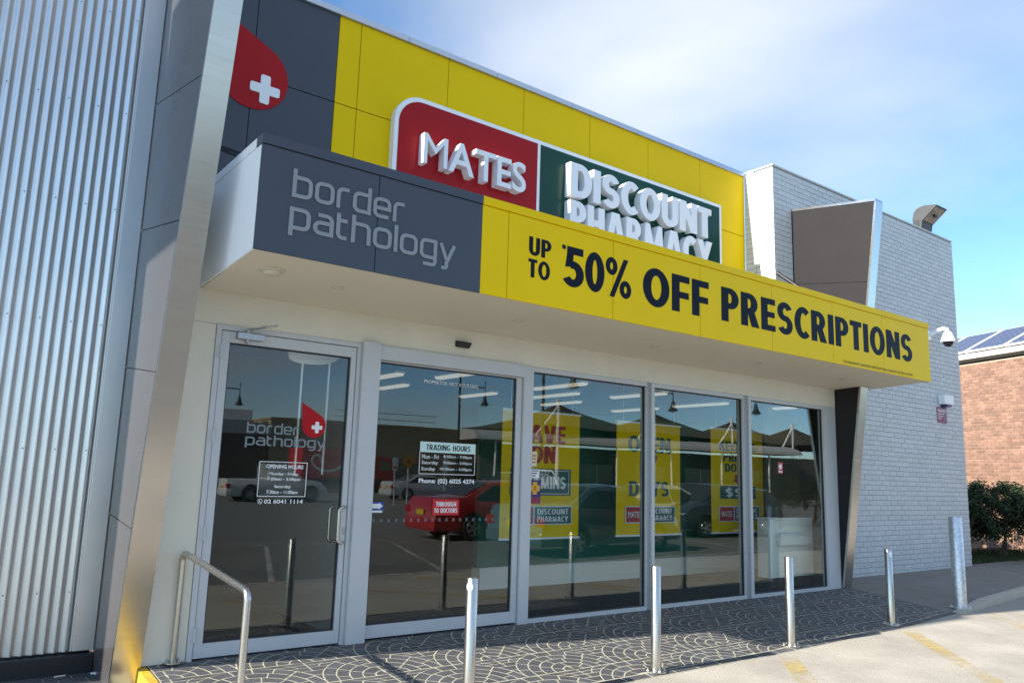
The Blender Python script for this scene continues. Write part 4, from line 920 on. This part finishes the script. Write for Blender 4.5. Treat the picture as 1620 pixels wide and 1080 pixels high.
for k, (x, y) in enumerate(lx):
    lab = lab_l[k]
    if lt is None:
        lt = thing('ceiling_light', lab, 'ceiling light', (x, y, 2.858), 0, 'fluorescent lights on the shop ceiling')
        b = MB(); b.box(-.075, .075, -.6, .6, -.03, 0); b.build('fitting', M_WPL, lt)
        b = MB(); b.prism([(-.065, -.59, -.031), (.065, -.59, -.031), (.065, .59, -.031), (-.065, .59, -.031)], [(-.045, -.58, -.065), (.045, -.58, -.065), (.045, .58, -.065), (-.045, .58, -.065)]); b.build('diffuser', M_TUBE, lt)
    else: copy_tree(lt, None, lab, (x, y, 2.858))
def banner(x0, x1, z0, z1, y, label, tagger):
    t = thing('hanging_banner', label, 'banner', ((x0+x1)/2, y, z1), 0, 'yellow banners hung behind the glass'); w = (x1-x0)/2; h = z1-z0
    b = MB(); n = 10
    for i in range(n): 
        a0, a1 = -w+2*w*i/n, -w+2*w*(i+1)/n; c0, c1 = .004*math.sin(i*1.3), .004*math.sin((i+1)*1.3)
        b.poly([(a0, c0, -h), (a1, c1, -h), (a1, c1, 0), (a0, c0, 0)])
    o = b.build('cloth', M_BAN, t, recalc=False); o.modifiers.new('thick', 'SOLIDIFY').thickness = .002
    for z in (0, -h): b = MB(); b.box(-w-.01, w+.01, -.014, .014, z-.012, z+.012); b.build('rail', M_WPL, t)
    for x in (-w*.8, w*.8): b = MB(); b.tube([(x, 0, .01), (x, 0, 2.86-z1)], .002, 6); b.build('cord', M_WPL, t)
    tagger(t, w, h); logo(t, w, h); return t
def logo(t, w, h):
    z = -h+.17; yy = -.012
    b = MB(); b.box(-w*.74, w*.80, yy, -.008, z, z+.235); b.build('logo_border', M_VINW, t)
    b = MB(); b.box(-w*.72, -w*.20, yy-.002, yy, z+.012, z+.223); b.build('logo_red', M_BRED, t)
    b = MB(); b.box(-w*.17, w*.78, yy-.002, yy, z+.012, z+.223); b.build('logo_green', M_BTEAL, t)
    text('lettering', 'MATES', -w*.66, -w*.27, z+.075, z+.16, yy-.003, M_VINW, t, .01)
    block('DISCOUNT', -w*.10, w*.70, z+.128, z+.200, yy-.0025, M_VINW, t, th=.0008, w=.5, s=.17, b=.15); block('PHARMACY', -w*.10, w*.70, z+.034, z+.106, yy-.0025, M_VINW, t, th=.0008, w=.5, s=.17, b=.15)
yb = -.009
def ban1(t, w, h):
    block('SAVE', -w*.60, w*.60, -.40, -.17, yb, M_BRED, t); block('ON', -w*.30, w*.36, -.66, -.43, yb, M_BRED, t)
    b = MB(); b.box(-w*.78, w*.76, yb-.002, yb, -1.07, -.73); b.build('vitamins_panel', M_BTEAL, t)
    b = MB()
    for a, c, e, f in ((-w*.73, w*.71, -.756, -.748), (-w*.73, w*.71, -1.052, -1.044), (-w*.73, -w*.72, -1.044, -.756), (w*.70, w*.71, -1.044, -.756)): b.box(a, c, yb-.0035, yb-.002, e, f)
    b.build('panel_border', M_VINW, t)
    block('VITAMINS', -w*.66, w*.62, -.985, -.83, yb-.0025, M_VINW, t, th=.001)
def ban2(t, w, h):
    block('OPEN', -w*.66, w*.66, -.42, -.19, yb, M_BTEAL, t); block('7', -w*.20, w*.24, -.68, -.455, yb, M_BRED, t); block('DAYS', -w*.62, w*.60, -1.04, -.83, yb, M_BTEAL, t)
def ban3(t, w, h):
    block('KEEPING', -w*.70, w*.70, -.34, -.19, yb, M_BTEAL, t); block('PRICES', -w*.56, w*.54, -.51, -.37, yb, M_BTEAL, t); block('DOWN', -w*.50, w*.50, -.67, -.54, yb, M_BTEAL, t)
    b = MB(); b.exty([(-.09, -.71), (.11, -.71), (.11, -.79), (.17, -.79), (.01, -.88), (-.15, -.79), (-.09, -.79)], yb-.002, yb); b.build('arrow_mark', M_BRED, t)
    b = MB(); b.box(-w*.68, w*.66, yb-.002, yb, -1.09, -.89); b.build('price_panel', M_BTEAL, t)
    block('$$$', -w*.50, w*.48, -1.055, -.925, yb-.0022, M_VINW, t, th=.001, track=.16)
BY_ = 1.45
banner(4.03, 5.34, .70, 2.31, BY_, 'yellow banner reading SAVE ON VITAMINS behind the first glass pane', ban1)
banner(6.04, 7.38, .70, 2.285, BY_, 'yellow banner reading OPEN 7 DAYS behind the middle mullion', ban2)
banner(8.10, 9.44, .70, 2.31, BY_, 'yellow banner reading KEEPING PRICES DOWN behind the rightmost panes', ban3)
ct = thing('counter', 'white counter front with a narrow ledge close behind the rightmost glass pane', 'counter', (8.75, .45, 0))
b = MB(); b.box(-.59, .49, 0, .22, .14, .955); b.build('front_panel', M_INTW, ct, bevel=.004)
b = MB(); b.box(-.59, .49, .03, .22, .0, .139); b.build('plinth', M_INTD, ct)
b = MB(); b.box(-.60, .495, -.012, .24, .957, .985); b.build('counter_top', M_INTW, ct, bevel=.004)
b = MB(); b.box(-.45, .36, -.075, -.001, .60, .77); b.build('ledge', M_INTW, ct, bevel=.004)
dp = thing('hanging_lamp', 'white rounded ceiling fitting with two thin hanging rods inside the pathology door', 'ceiling fitting', (.92, .36, 0))
for x in (-.015, .25): b = MB(); b.tube([(x, 0, 1.44), (x, 0, 2.47)], .010, 10); b.build('rod', M_WPL, dp)
b = MB(); b.exty([(-.165, 2.859), (-.165, 2.50), (-.15, 2.47), (-.11, 2.452), (-.04, 2.442), (.05, 2.44), (.14, 2.447), (.22, 2.462), (.28, 2.485), (.33, 2.52), (.36, 2.56), (.38, 2.859)], -.03, .0); b.build('head', M_WPL, dp, bevel=.004)

# ------------------------------------------------------------------ red brick building beyond, hedge, grass
d1 = Vector((.36, .933, 0)).normalized(); nrm = Vector((d1.y, -d1.x, 0))
P0 = Vector((21.1, 3.1, ZG))
rb = thing('brick_building', 'red brown brick building with solar panels behind the dark shrubs', 'building', P0)
def L(s_, t_, z): return tuple(d1*s_+nrm*t_+Vector((0, 0, z)))
def obox(b, s0, s1, t0, t1, z0, z1, mi=0): b.prism([L(s0, t0, z0), L(s1, t0, z0), L(s1, t1, z0), L(s0, t1, z0)], [L(s0, t0, z1), L(s1, t0, z1), L(s1, t1, z1), L(s0, t1, z1)], mi)
b = MB(); obox(b, -5.6, 14, .015, .4, 0, 5.02); b.build('mortar_bed', M_RMORT, rb)
b = MB()
for r_ in range(58):
    x = -5.5-(.12 if r_ % 2 else 0)
    while x < 5:
        obox(b, x, x+.23, random.uniform(.0, .006), .02, r_*.086+.005, r_*.086+.079); x += .24
tag(b.build('bricks', M_RBRICK, rb), kind='stuff')
b = MB(); obox(b, -5.6, 14, -.18, -.05, 5.12, 5.25); b.build('gutter', M_WTRIM, rb, bevel=.01)
b = MB(); obox(b, -5.6, 14, -.05, .5, 5.06, 5.16); b.build('eave_soffit', mat('brown_soffit', (.2, .17, .13), .8), rb)  # underside sheet in one even dark brown
tl = R(27)
def RL(s_, u, h=0): return L(s_, -.05+u*math.cos(tl)-h*math.sin(tl), 5.20+u*math.sin(tl)+h*math.cos(tl))
b = MB(); b.prism([RL(-5.7, 0), RL(14, 0), RL(14, 1.84), RL(-5.7, 1.84)], [RL(-5.7, 0, .04), RL(14, 0, .04), RL(14, 1.84, .04), RL(-5.7, 1.84, .04)]); b.build('roof', mat('roof_sheet', (.6, .6, .58), .5, metal=.3), rb)
for k in range(-4, 6):
    s0 = k*1.26; fr_ = MB(); fr_.prism([RL(s0, .12, .09), RL(s0+1.22, .12, .09), RL(s0+1.22, 1.75, .09), RL(s0, 1.75, .09)], [RL(s0, .12, .13), RL(s0+1.22, .12, .13), RL(s0+1.22, 1.75, .13), RL(s0, 1.75, .13)]); po = fr_.build('solar_panel', M_WTRIM, rb)
    cl = MB()
    for i in range(6):
        for j in range(8):
            a0 = s0+.05+i*.188; u0_ = .17+j*.194; cl.poly([RL(a0, u0_, .134), RL(a0+.176, u0_, .134), RL(a0+.176, u0_+.182, .134), RL(a0, u0_+.182, .134)])
    cl.build('solar_cells', M_SOLAR, po)
b = MB(); obox(b, -5.6, 14, 1.65, 9, 5.72, 5.88); obox(b, -5.6, -5.35, .401, 9, 0, 5.719); b.build('rear_roof', mat('roof_sheet', (.6, .6, .58)), rb)
b = MB(); obox(b, -3.2, -1.0, 2.0, 3.0, 5.88, 6.72); b.build('roof_monitor', M_WTRIM, rb, bevel=.02)
for k in range(8): b = MB(); obox(b, -3.0+k*.25, -2.85+k*.25, 1.985, 2.0, 6.42, 6.56); b.build('louvre', mat('louvre_grey', (.35, .33, .3), .7), rb)
def shrub(label, x, y, h, r, n, group, seed, stems=4, squash=1.0):
    rnd = random.Random(seed); t = thing('shrub', label, 'shrub', (x, y, ZG+.02), 0, group)
    b = MB()
    for k in range(stems):
        a = rnd.uniform(0, 6.3); l = rnd.uniform(.15, .5)*r; b.tube([(rnd.uniform(-.1, .1), rnd.uniform(-.1, .1), 0), (l*.5*math.cos(a), l*.5*math.sin(a), h*.3), (l*math.cos(a), l*math.sin(a), h*.68)], .028, 7, r2=.008)
        for q in range(3):
            a2 = a+rnd.uniform(-1.2, 1.2); b.tube([(l*.6*math.cos(a), l*.6*math.sin(a), h*.36), (r*.7*math.cos(a2), r*.7*math.sin(a2), h*rnd.uniform(.5, .85))], .012, 5, r2=.004)
    b.build('trunk', M_BARK, t)
    b = MB(); cl = []
    for k in range(85):
        a = rnd.uniform(0, 6.3); rr_ = r*math.sqrt(rnd.uniform(0, 1)); z = h*(.36+.58*rnd.random()); e = 1-max(0, (z/h-.72)*1.3); cl.append((rr_*e*math.cos(a), rr_*e*math.sin(a)*squash, z, rnd.uniform(.10, .2)))
    for k in range(n):
        c = rnd.choice(cl); d = Vector((rnd.gauss(0, 1), rnd.gauss(0, 1), rnd.gauss(0, 1))).normalized()*c[3]*rnd.uniform(.3, 1.35)
        p = Vector(c[:3])+d; nn = (d.normalized()+Vector((rnd.gauss(0, .6), rnd.gauss(0, .6), rnd.gauss(.4, .6)))).normalized(); u_ = nn.orthogonal().normalized(); u_.rotate(Matrix.Rotation(rnd.uniform(0, 6.3), 3, nn)); v_ = nn.cross(u_); sz = rnd.uniform(.028, .05)
        b.v += [tuple(p-u_*sz), tuple(p+v_*sz*.45), tuple(p+u_*sz), tuple(p-v_*sz*.45)]; q = len(b.v); b.f.append([q-4, q-3, q-2, q-1]); b.m.append(0)
    b.build('foliage', M_LEAF, t, recalc=False); return t
shrub('dark leafy shrub touching the corner of the white brick wall', 16.9, 1.75, 1.75, 1.1, 11000, 'shrubs before the red brick building', 3)
shrub('dark leafy shrub with bare lower stems, right of the corner shrub', 18.2, 1.35, 1.8, 1.1, 11000, 'shrubs before the red brick building', 5)
shrub('dark leafy shrub set back against the red brick wall behind the others', 18.5, 2.9, 1.7, 1.1, 9000, 'shrubs before the red brick building', 11)
shrub('dark leafy shrub cut by the right edge of the picture', 19.3, .5, 1.85, 1.15, 11000, 'shrubs before the red brick building', 8)
b = MB(); rnd = random.Random(2)
for k in range(5200):
    x = rnd.uniform(15.2, 21.5); y = rnd.uniform(.95-.36*(x-15.5)*.5, 2.4); h_ = rnd.uniform(.03, .09); a = rnd.uniform(0, 3.14); dx, dy = .008*math.cos(a), .008*math.sin(a); lx_ = rnd.uniform(-.03, .03)
    b.v += [(x-dx, y-dy, -.02), (x+dx, y+dy, -.02), (x+lx_, y+lx_, h_)]; q = len(b.v); b.f.append([q-3, q-2, q-1]); b.m.append(0)
tag(b.build('grass', M_GRASS, recalc=False), 'dark grass strip under the shrubs', 'grass', kind='stuff')
g = MB(); g.poly([(15.1, 1.1, -.03), (22, -1.4, -.03), (22.5, 3, -.03), (15.1, 3, -.03)]); tag(g.build('garden_bed', mat('soil', (.05, .045, .03), .95, var=.3)), kind='structure')

# ------------------------------------------------------------------ the car park and street opposite (seen in the glass)
def mz(y): return .08-y         # a depth read in the mirror image -> real y
def loft(b, secs, mi=0):
    n0 = len(b.v); k = len(secs[0])
    for s_ in secs: b.v += s_
    for i in range(len(secs)-1):
        for j in range(k):
            q = n0+i*k; jn = (j+1) % k; b.f.append([q+j, q+jn, q+k+jn, q+k+j]); b.m.append(mi)
    b.f.append([n0+j for j in range(k)]); b.m.append(mi); q = n0+(len(secs)-1)*k; b.f.append([q+j for j in range(k)]); b.m.append(mi)
def car(label, x, y, rz, paint, kind='sedan', group='cars parked in the car park', name='parked_car', cat='car'):
    t = thing(name, label, cat, (x, y, ZG), rz, group); hw = .87
    if kind == 'sedan':
        prof = [(-2.38, .78, .78, .70), (-2.28, .98, .98, .80), (-1.75, 1.03, 1.03, .80), (-1.55, 1.03, 1.04, .80), (-.75, .96, 1.40, .62), (-.1, .95, 1.45, .62), (.45, .94, 1.41, .62), (1.25, .93, .95, .78), (1.9, .86, .86, .78), (2.28, .72, .72, .72), (2.36, .58, .58, .66)]; wb = (-1.38, 1.36); wr = .315; side = [(-1.35, .99), (-.72, 1.34), (.38, 1.35), (1.08, .97)]; rw = ((-1.52, 1.045), (-.78, 1.395)); fwd = ((1.22, .96), (.47, 1.405))
    elif kind == 'ute':
        prof = [(-2.5, 1.0, 1.0, .80), (-.62, 1.0, 1.0, .80), (-.58, 1.02, 1.60, .66), (-.1, 1.02, 1.68, .66), (.45, 1.02, 1.64, .66), (1.15, 1.02, 1.06, .78), (2.1, .92, .92, .78), (2.42, .62, .62, .74)]; wb = (-1.45, 1.55); wr = .36; side = [(-.48, 1.06), (-.44, 1.56), (.38, 1.57), (1.0, 1.06)]; rw = ((-.605, 1.08), (-.585, 1.56)); fwd = ((1.13, 1.075), (.48, 1.63))
    else:
        prof = [(-1.95, .85, .85, .72), (-1.88, 1.0, 1.02, .78), (-1.6, 1.0, 1.36, .64), (-.4, .98, 1.50, .64), (.2, .97, 1.48, .64), (1.05, .96, 1.0, .76), (1.65, .84, .84, .76), (1.95, .62, .62, .68)]; wb = (-1.2, 1.22); wr = .30; side = [(-1.45, 1.02), (-1.35, 1.34), (.12, 1.42), (.9, 1.0)]; rw = ((-1.9, 1.03), (-1.62, 1.35)); fwd = ((1.03, 1.01), (.22, 1.475))
    b = MB(); secs = []
    for (xx, zb, zr, wr_) in prof:
        tp = max(0, zr-zb-.03); e = .9+.1*min(1, (2.4-abs(xx))/.5); h_ = hw*min(1, e)
        secs.append([(xx, -h_*.93, .24), (xx, -h_, .45), (xx, -h_, zb-.16), (xx, -h_*.95, zb), (xx, -wr_ if tp > 0 else -h_*.90, zr), (xx, -wr_*.8, zr+.035), (xx, wr_*.8, zr+.035), (xx, wr_ if tp > 0 else h_*.90, zr), (xx, h_*.95, zb), (xx, h_, zb-.16), (xx, h_, .45), (xx, h_*.93, .24)])
    loft(b, secs); b.build('body', paint, t, smooth=True)
    gm = mat('car_glass', (.012, .016, .018), .05, spec=.8)
    def wy(z, zb=1.0, zt=1.42): k = min(1, max(0, (z-zb)/(zt-zb))); return hw*.955+(.64-hw*.955)*k+.012
    for s_ in (-1, 1):
        b = MB(); mid = (side[0][0]+side[3][0])/2-.05
        for (p, q_) in (((side[0], side[1]), ((mid-.03, side[0][1]), (mid-.03, (side[1][1]+side[2][1])/2))), (((mid+.03, side[3][1]), (mid+.03, (side[1][1]+side[2][1])/2)), (side[3], side[2]))):
            b.poly([(pt[0], s_*wy(pt[1]), pt[1]) for pt in (p[0], q_[0], q_[1], p[1])])
        b.build('side_window', gm, t)
    for nm, (lo, hi) in (('rear_window', rw), ('windscreen', fwd)):
        sg_ = -1 if nm == 'rear_window' else 1; b = MB(); b.poly([(lo[0]+sg_*.03, -.66, lo[1]+.035), (lo[0]+sg_*.03, .66, lo[1]+.035), (hi[0]+sg_*.03, .56, hi[1]+.035), (hi[0]+sg_*.03, -.56, hi[1]+.035)]); b.build(nm, gm, t)
    for xx in wb:
        for s_ in (-1, 1):
            b = MB(); b.lathe([(wr+.05, 0), (wr+.05, s_*.004), (wr*.5, s_*.006)], (xx, s_*(hw-.002), wr+.02), 22, axis='y'); b.build('wheel_arch', M_RUB, t)
            b = MB(); b.lathe([(wr*.62, s_*.012), (wr*.9, s_*.022), (wr, s_*-.02), (wr, s_*-.16)], (xx, s_*hw, wr), 24, axis='y'); w_ = b.build('wheel', M_RUB, t)
            b = MB(); b.lathe([(wr*.62, s_*.008), (wr*.60, s_*.020), (wr*.54, s_*.010)], (xx, s_*hw, wr), 24, axis='y')
            for k in range(5):
                a = k*2*math.pi/5; c_, d_ = math.cos(a), math.sin(a); b.prism([(xx-.035*d_, s_*(hw+.014), wr+.035*c_), (xx+.035*d_, s_*(hw+.014), wr-.035*c_), (xx+.035*d_, s_*(hw+.026), wr-.035*c_), (xx-.035*d_, s_*(hw+.026), wr+.035*c_)], [(xx+wr*.6*c_-.03*d_, s_*(hw+.014), wr+wr*.6*d_+.03*c_), (xx+wr*.6*c_+.03*d_, s_*(hw+.014), wr+wr*.6*d_-.03*c_), (xx+wr*.6*c_+.03*d_, s_*(hw+.024), wr+wr*.6*d_-.03*c_), (xx+wr*.6*c_-.03*d_, s_*(hw+.024), wr+wr*.6*d_+.03*c_)])
            b.build('rim', mat('alloy_rim', (.5, .5, .5), .3, metal=.8), w_)
    xr, xf = prof[0][0], prof[-1][0]
    for s_ in (-1, 1):
        b = MB(); b.box(xr-.012, xr+.12, s_*.72-.12, s_*.72+.12, .62, .80); b.build('taillight', mat('tail_lamp_red', (.35, .01, .01), .15), t, bevel=.01)
        b = MB(); b.box(xf-.16, xf-.02, s_*.62-.14, s_*.62+.14, .56, .68); b.build('headlight', mat('headlamp', (.7, .72, .72), .08, metal=.4), t, bevel=.02)
        b = MB(); b.box(.78 if kind != 'hatch' else .6, .9 if kind != 'hatch' else .72, s_*.93-.08, s_*.93+.08, .96, 1.06); b.build('mirror', paint, t, bevel=.02)
    b = MB(); b.box(xr-.05, xr+.25, -.80, .80, .28, .52); b.build('rear_bumper', paint, t, bevel=.04)
    b = MB(); b.box(xf-.25, xf+.05, -.80, .80, .26, .46); b.build('front_bumper', paint, t, bevel=.04)
    pm = mat('plate_yellow', (.62, .46, .02), .5)
    b = MB(); b.box(xr-.03, xr-.02, -.19, .19, .60, .72); b.build('number_plate', pm, t); b = MB(); b.box(xf+.051, xf+.06, -.19, .19, .32, .43); b.build('number_plate', M_VINW, t)
    if kind == 'ute':
        b = MB()
        for s_ in (-1, 1): b.tube([(-.68, s_*.6, 1.0), (-.68, s_*.6, 1.66), (-.68, s_*.5, 1.76), (-.68, 0, 1.77)], .025, 8)
        for yy in (-.3, -.15, 0, .15, .3): b.tube([(-.68, yy, 1.0), (-.68, yy, 1.76)], .012, 6)
        b.build('headboard_rack', M_WTRIM, t)
    return t
pr = lambda n, c: mat(n, c, .22, var=.02, coat=.8, spec=.6)
RED = pr('red_car_paint', (.42, .008, .012)); BLU = pr('blue_grey_car_paint', (.085, .15, .19)); WHT = pr('white_car_paint', (.72, .72, .70)); SIL = pr('silver_car_paint', (.42, .44, .45)); MAR = pr('maroon_car_paint', (.18, .01, .02)); DKB = pr('dark_blue_car_paint', (.02, .035, .05))
car('red sedan seen tail first in the sliding door glass', 10.75, mz(10.4), R(4), RED)
car('blue grey sedan reflected side on in the middle glass panes', 10.5, mz(6.75), R(-7), BLU)
car('white ute with rear rack reflected above the blue sedan', 12.2, mz(11.4), R(184), WHT, 'ute')
car('white car reflected behind the OPEN banner', 16.3, mz(10.4), R(186), WHT, 'sedan')
car('silver sedan far behind the red one in the reflection', 22.6, mz(34.3), R(2), SIL)
car('white tray ute reflected in the pathology door', 12.6, mz(31.6), R(1), WHT, 'ute')
car('dark blue hatchback reflected between the banners', 18.0, mz(9.2), R(188), DKB, 'hatch')
car('maroon hatchback facing left reflected beside the last banner', 22.6, mz(14.0), R(182), MAR, 'hatch')
# red delivery truck
tr = thing('delivery_truck', 'red delivery truck with white script on its side, reflected in the door glass', 'truck', (22, mz(46.5), ZG))
b = MB(); b.box(-2.4, 1.0, -1.2, 1.2, .95, 3.0); b.build('cargo_box', mat('truck_red', (.45, .01, .015), .35, var=.05), tr, bevel=.03)
b = MB(); loft(b, [[(2.9, -1.15, .6), (2.9, -1.15, 2.6), (2.9, 1.15, 2.6), (2.9, 1.15, .6)], [(4.4, -1.15, .6), (4.4, -1.1, 2.55), (4.4, 1.1, 2.55), (4.4, 1.15, .6)], [(5.0, -1.12, .6), (4.95, -1.1, 1.5), (4.95, 1.1, 1.5), (5.0, 1.12, .6)]]); b.build('cab', mat('truck_red', (.45, .01, .015)), tr, bevel=.04)
b = MB(); b.poly([(3.5, 1.17, 1.6), (4.5, 1.17, 1.6), (4.3, 1.17, 2.3), (3.5, 1.17, 2.3)]); b.build('side_window', mat('car_glass', (.01, .01, .01)), tr)
b = MB(); b.box(-2.3, 4.6, -.9, .9, .5, .94); b.build('chassis', M_RUB, tr)
for xx in (-1.4, 3.7):
    b = MB(); b.lathe([(.3, 1.2), (.48, 1.19), (.5, 1.1), (.5, .85)], (xx, 0, .5), 20, axis='y'); b.build('wheel', M_RUB, tr)
for k, x0 in enumerate((-2.6,)):
    b = MB(); stroke(b, [(x0+.9+.7*math.cos(a)+.25*a, 2.0+.55*math.sin(a*1.0)) for a in [i*.45 for i in range(15)]], .16, False, 1.202, 1.208, lambda p: (p.x, p.y)); b.build('script_mark', M_VINW, tr)
# street lamps
lamp0 = None
for (x, y, h_, lab) in ((15.65, 13.2, 5.2, 'dark bell street lamp reflected at the top of the first fixed pane'), (17.95, 21.6, 5.2, 'dark bell street lamp reflected in the sliding door'), (10.7, 32.2, 5.2, 'dark bell street lamp reflected in the pathology door'), (24.5, 16.6, 5.0, 'dark bell street lamp reflected beside the third mullion'), (27.4, 14.4, 5.2, 'dark bell street lamp reflected at the top of the rightmost pane')):
    if lamp0 is None:
        lamp0 = thing('street_lamp', lab, 'street lamp', (x-1.3, mz(y), ZG), 0, 'bell street lamps around the car park'); DG = mat('dark_green_lamp_paint', (.012, .03, .026), .4)
        b = MB(); b.tube([(0, 0, 0), (0, 0, 1.0), (0, 0, 5.9)], .07, 12, r2=.045); b.build('pole', DG, lamp0)
        b = MB(); b.tube([(-.35, 0, 5.33), (1.3, 0, 5.35), (1.3, 0, 5.65)], .028, 8); b.build('arm', DG, lamp0)
        b = MB(); b.tube([(1.3, 0, 5.34), (1.3, 0, 4.95)], .02, 8); b.lathe([(.04, 5.02), (.07, 4.95), (.09, 4.82), (.12, 4.70), (.19, 4.60), (.20, 4.57)], (1.3, 0, 0), 18); b.build('lamp_shade', DG, lamp0, smooth=True)
        b = MB(); b.lathe([(.0, 4.50), (.09, 4.54), (.1, 4.60)], (1.3, 0, 0), 12); b.build('bulb', M_WPL, lamp0)
    else: copy_tree(lamp0, None, lab, (x-1.3, mz(y), ZG))
# parking signs
s0 = None
for (x, y, lab) in ((16.7, 27.0, 'white parking sign on a thin post reflected left of the trading hours'), (17.9, 24.5, 'white parking sign on a thin post reflected behind the trading hours'), (19.3, 20.5, 'white parking sign on a thin post reflected near the sliding door edge')):
    if s0 is None:
        s0 = thing('parking_sign', lab, 'sign', (x, mz(y), ZG), 0, 'parking signs in the car park'); b = MB(); b.tube([(0, 0, 0), (0, 0, 2.3)], .03, 8); b.build('post', M_GALV, s0)
        b = MB(); b.box(-.15, .15, .032, .036, 1.65, 2.25); b.build('plate', M_VINW, s0); b = MB(); b.box(-.11, .11, .037, .039, 1.75, 1.85); b.build('printed_bar', M_BRED, s0)
    else: copy_tree(s0, None, lab, (x, mz(y), ZG))
t = thing('warning_sign', 'yellow diamond road sign reflected beside the red truck', 'sign', (17.3, mz(26.8), ZG)); b = MB(); b.tube([(0, 0, 0), (0, 0, 2.2)], .03, 8); b.build('post', M_GALV, t)
b = MB(); b.exty([(0, 1.75), (.36, 2.11), (0, 2.47), (-.36, 2.11)], .032, .037); b.build('plate', mat('sign_orange', (.62, .28, .02), .5), t); b = MB(); b.exty([(-.13, 2.03), (.0, 2.24), (.13, 2.03)], .038, .040); b.build('symbol', M_BLK, t)
# buildings opposite
tb = thing('tan_building', 'tan rendered flat roofed building reflected behind the red sedan', 'building', (30, mz(50), ZG))
b = MB(); b.box(-11, 10, -8, 0, 0, 5.1); b.build('wall', mat('tan_render', (.33, .27, .17), .85, var=.08), tb)
b = MB(); b.box(-11.1, 10.1, -8.1, .1, 5.1, 5.25); b.build('parapet', mat('tan_render', (.3, .26, .17)), tb)
for x in (-7, -1, 5):
    w_ = box('window', x, x+2.4, -.02, .03, 1.0, 2.6, mat('car_glass', (.01, .01, .01)), tb); box('sill', x-.05, x+2.45, 0, .1, .9, .98, M_WTRIM, w_)
b = MB()
for z in (5.65, 6.15): b.tube([(-6, 0, z), (3, 0, z)], .03, 6)
for k in range(7): b.tube([(-6+k*1.5, 0, 5.2), (-6+k*1.5, 0, 6.15)], .03, 6)
b.build('roof_railing', M_GALV, tb)
gb = thing('corrugated_shed', 'grey corrugated shed with rooftop air conditioner reflected in the door', 'building', (16, mz(50), ZG))
b = MB(); b.box(-8, 2.8, -8, 0, 0, 3.9); b.build('wall', mat('shed_brown', (.12, .10, .08), .8, var=.1), gb)
b = MB(); b.exty([(-8.2, 3.9), (3, 3.9), (3, 4.7), (-2, 5.0), (-8.2, 4.0)], -8, .1); b.build('roof', mat('shed_roof', (.40, .42, .42), .5, metal=.3, var=.1), gb)
b = MB(); b.box(-1.0, 1.7, -2, -.5, 4.9, 5.7); b.build('air_conditioner', M_WTRIM, gb, bevel=.03)
b = MB(); b.lathe([(.5, 4.9), (.5, 5.5), (.7, 5.5), (.7, 6.1)], (-2.6, -1.2, 0), 16); b.build('roof_vent', M_GALV, gb)
bb = thing('bus_station', 'long low building with white awning reflected below the shade sails', 'building', (55, mz(46), ZG), R(11))
b = MB(); b.box(-18, 24, -5, 0, 0, 4.2); b.build('wall', mat('dark_render', (.09, .085, .07), .8, var=.15), bb)
b = MB(); b.extx([(.02, 4.4), (.02, 5.35), (1.6, 5.25), (2.8, 5.0), (3.4, 4.7), (3.5, 4.4)], -20, 16); b.build('awning', mat('awning_grey', (.42, .42, .40), .6), bb)
for x in range(-18, 16, 6): b = MB(); b.tube([(x, 3.0, 0), (x, 3.0, 4.35)], .09, 8); b.build('column', M_WTRIM, bb)
for x in (-8, -2, 4, 10): w_ = box('window', x, x+3.5, .0, .04, .8, 2.8, mat('car_glass', (.01, .01, .01)), bb); box('frame', x+1.7, x+1.8, .04, .06, .8, 2.8, M_WTRIM, w_)
MS = mat('brown_shade_cloth', (.075, .062, .038), .85, var=.1, vscale=1)
sb = MB(); n = 16; a = 6.9
for i in range(n+1):
    for j in range(n+1):
        u_, v_ = -1+2*i/n, -1+2*j/n; m_ = max(abs(u_), abs(v_)); sb.v.append((u_*a, v_*a, 5.75+2.85*(1-m_)**1.45+.25*abs(u_*v_)))
for i in range(n):
    for j in range(n): q = i*(n+1)+j; sb.f.append([q, q+1, q+n+2, q+n+1]); sb.m.append(0)
cloth0 = None
for k, x in enumerate((48.2, 61.8, 75.1, 87.3)):
    lab = ('brown peaked shade sail on a white mast, reflected above the SAVE banner', 'brown peaked shade sail on a white mast, reflected above the OPEN banner', 'brown peaked shade sail on a white mast, reflected above the KEEPING PRICES banner', 'brown peaked shade sail on a white mast, reflected in the rightmost pane')[k]
    t = thing('shade_sail', lab, 'shade sail', (x, mz(52), ZG), 0, 'peaked shade sails')
    if cloth0 is None: o = sb.build('cloth', MS, t, smooth=True); cloth0 = o.data
    else: o = link('cloth', cloth0, t)
    o.modifiers.new('thick', 'SOLIDIFY').thickness = .02
    mx_ = -(x+1.9)*.118
    b = MB(); b.tube([(mx_, 6.95, 0), (mx_, 6.95, 8.15)], .16, 10); b.tube([(mx_-2.4, 6.95, 5.0), (mx_, 6.95, 7.6)], .09, 8); b.tube([(mx_, 6.95, 8.1), (0, 0, 8.6)], .05, 6); b.build('mast', M_WTRIM, t)
shrub('broad green bush at the car park edge, reflected in the rightmost pane', 24.5, mz(12.0), 2.0, 1.9, 4200, 'car park bushes', 21, 6)
shrub('low green bush right of the broad one, reflected in the rightmost pane', 28.5, mz(12.5), 1.8, 2.0, 4200, 'car park bushes', 22, 6)
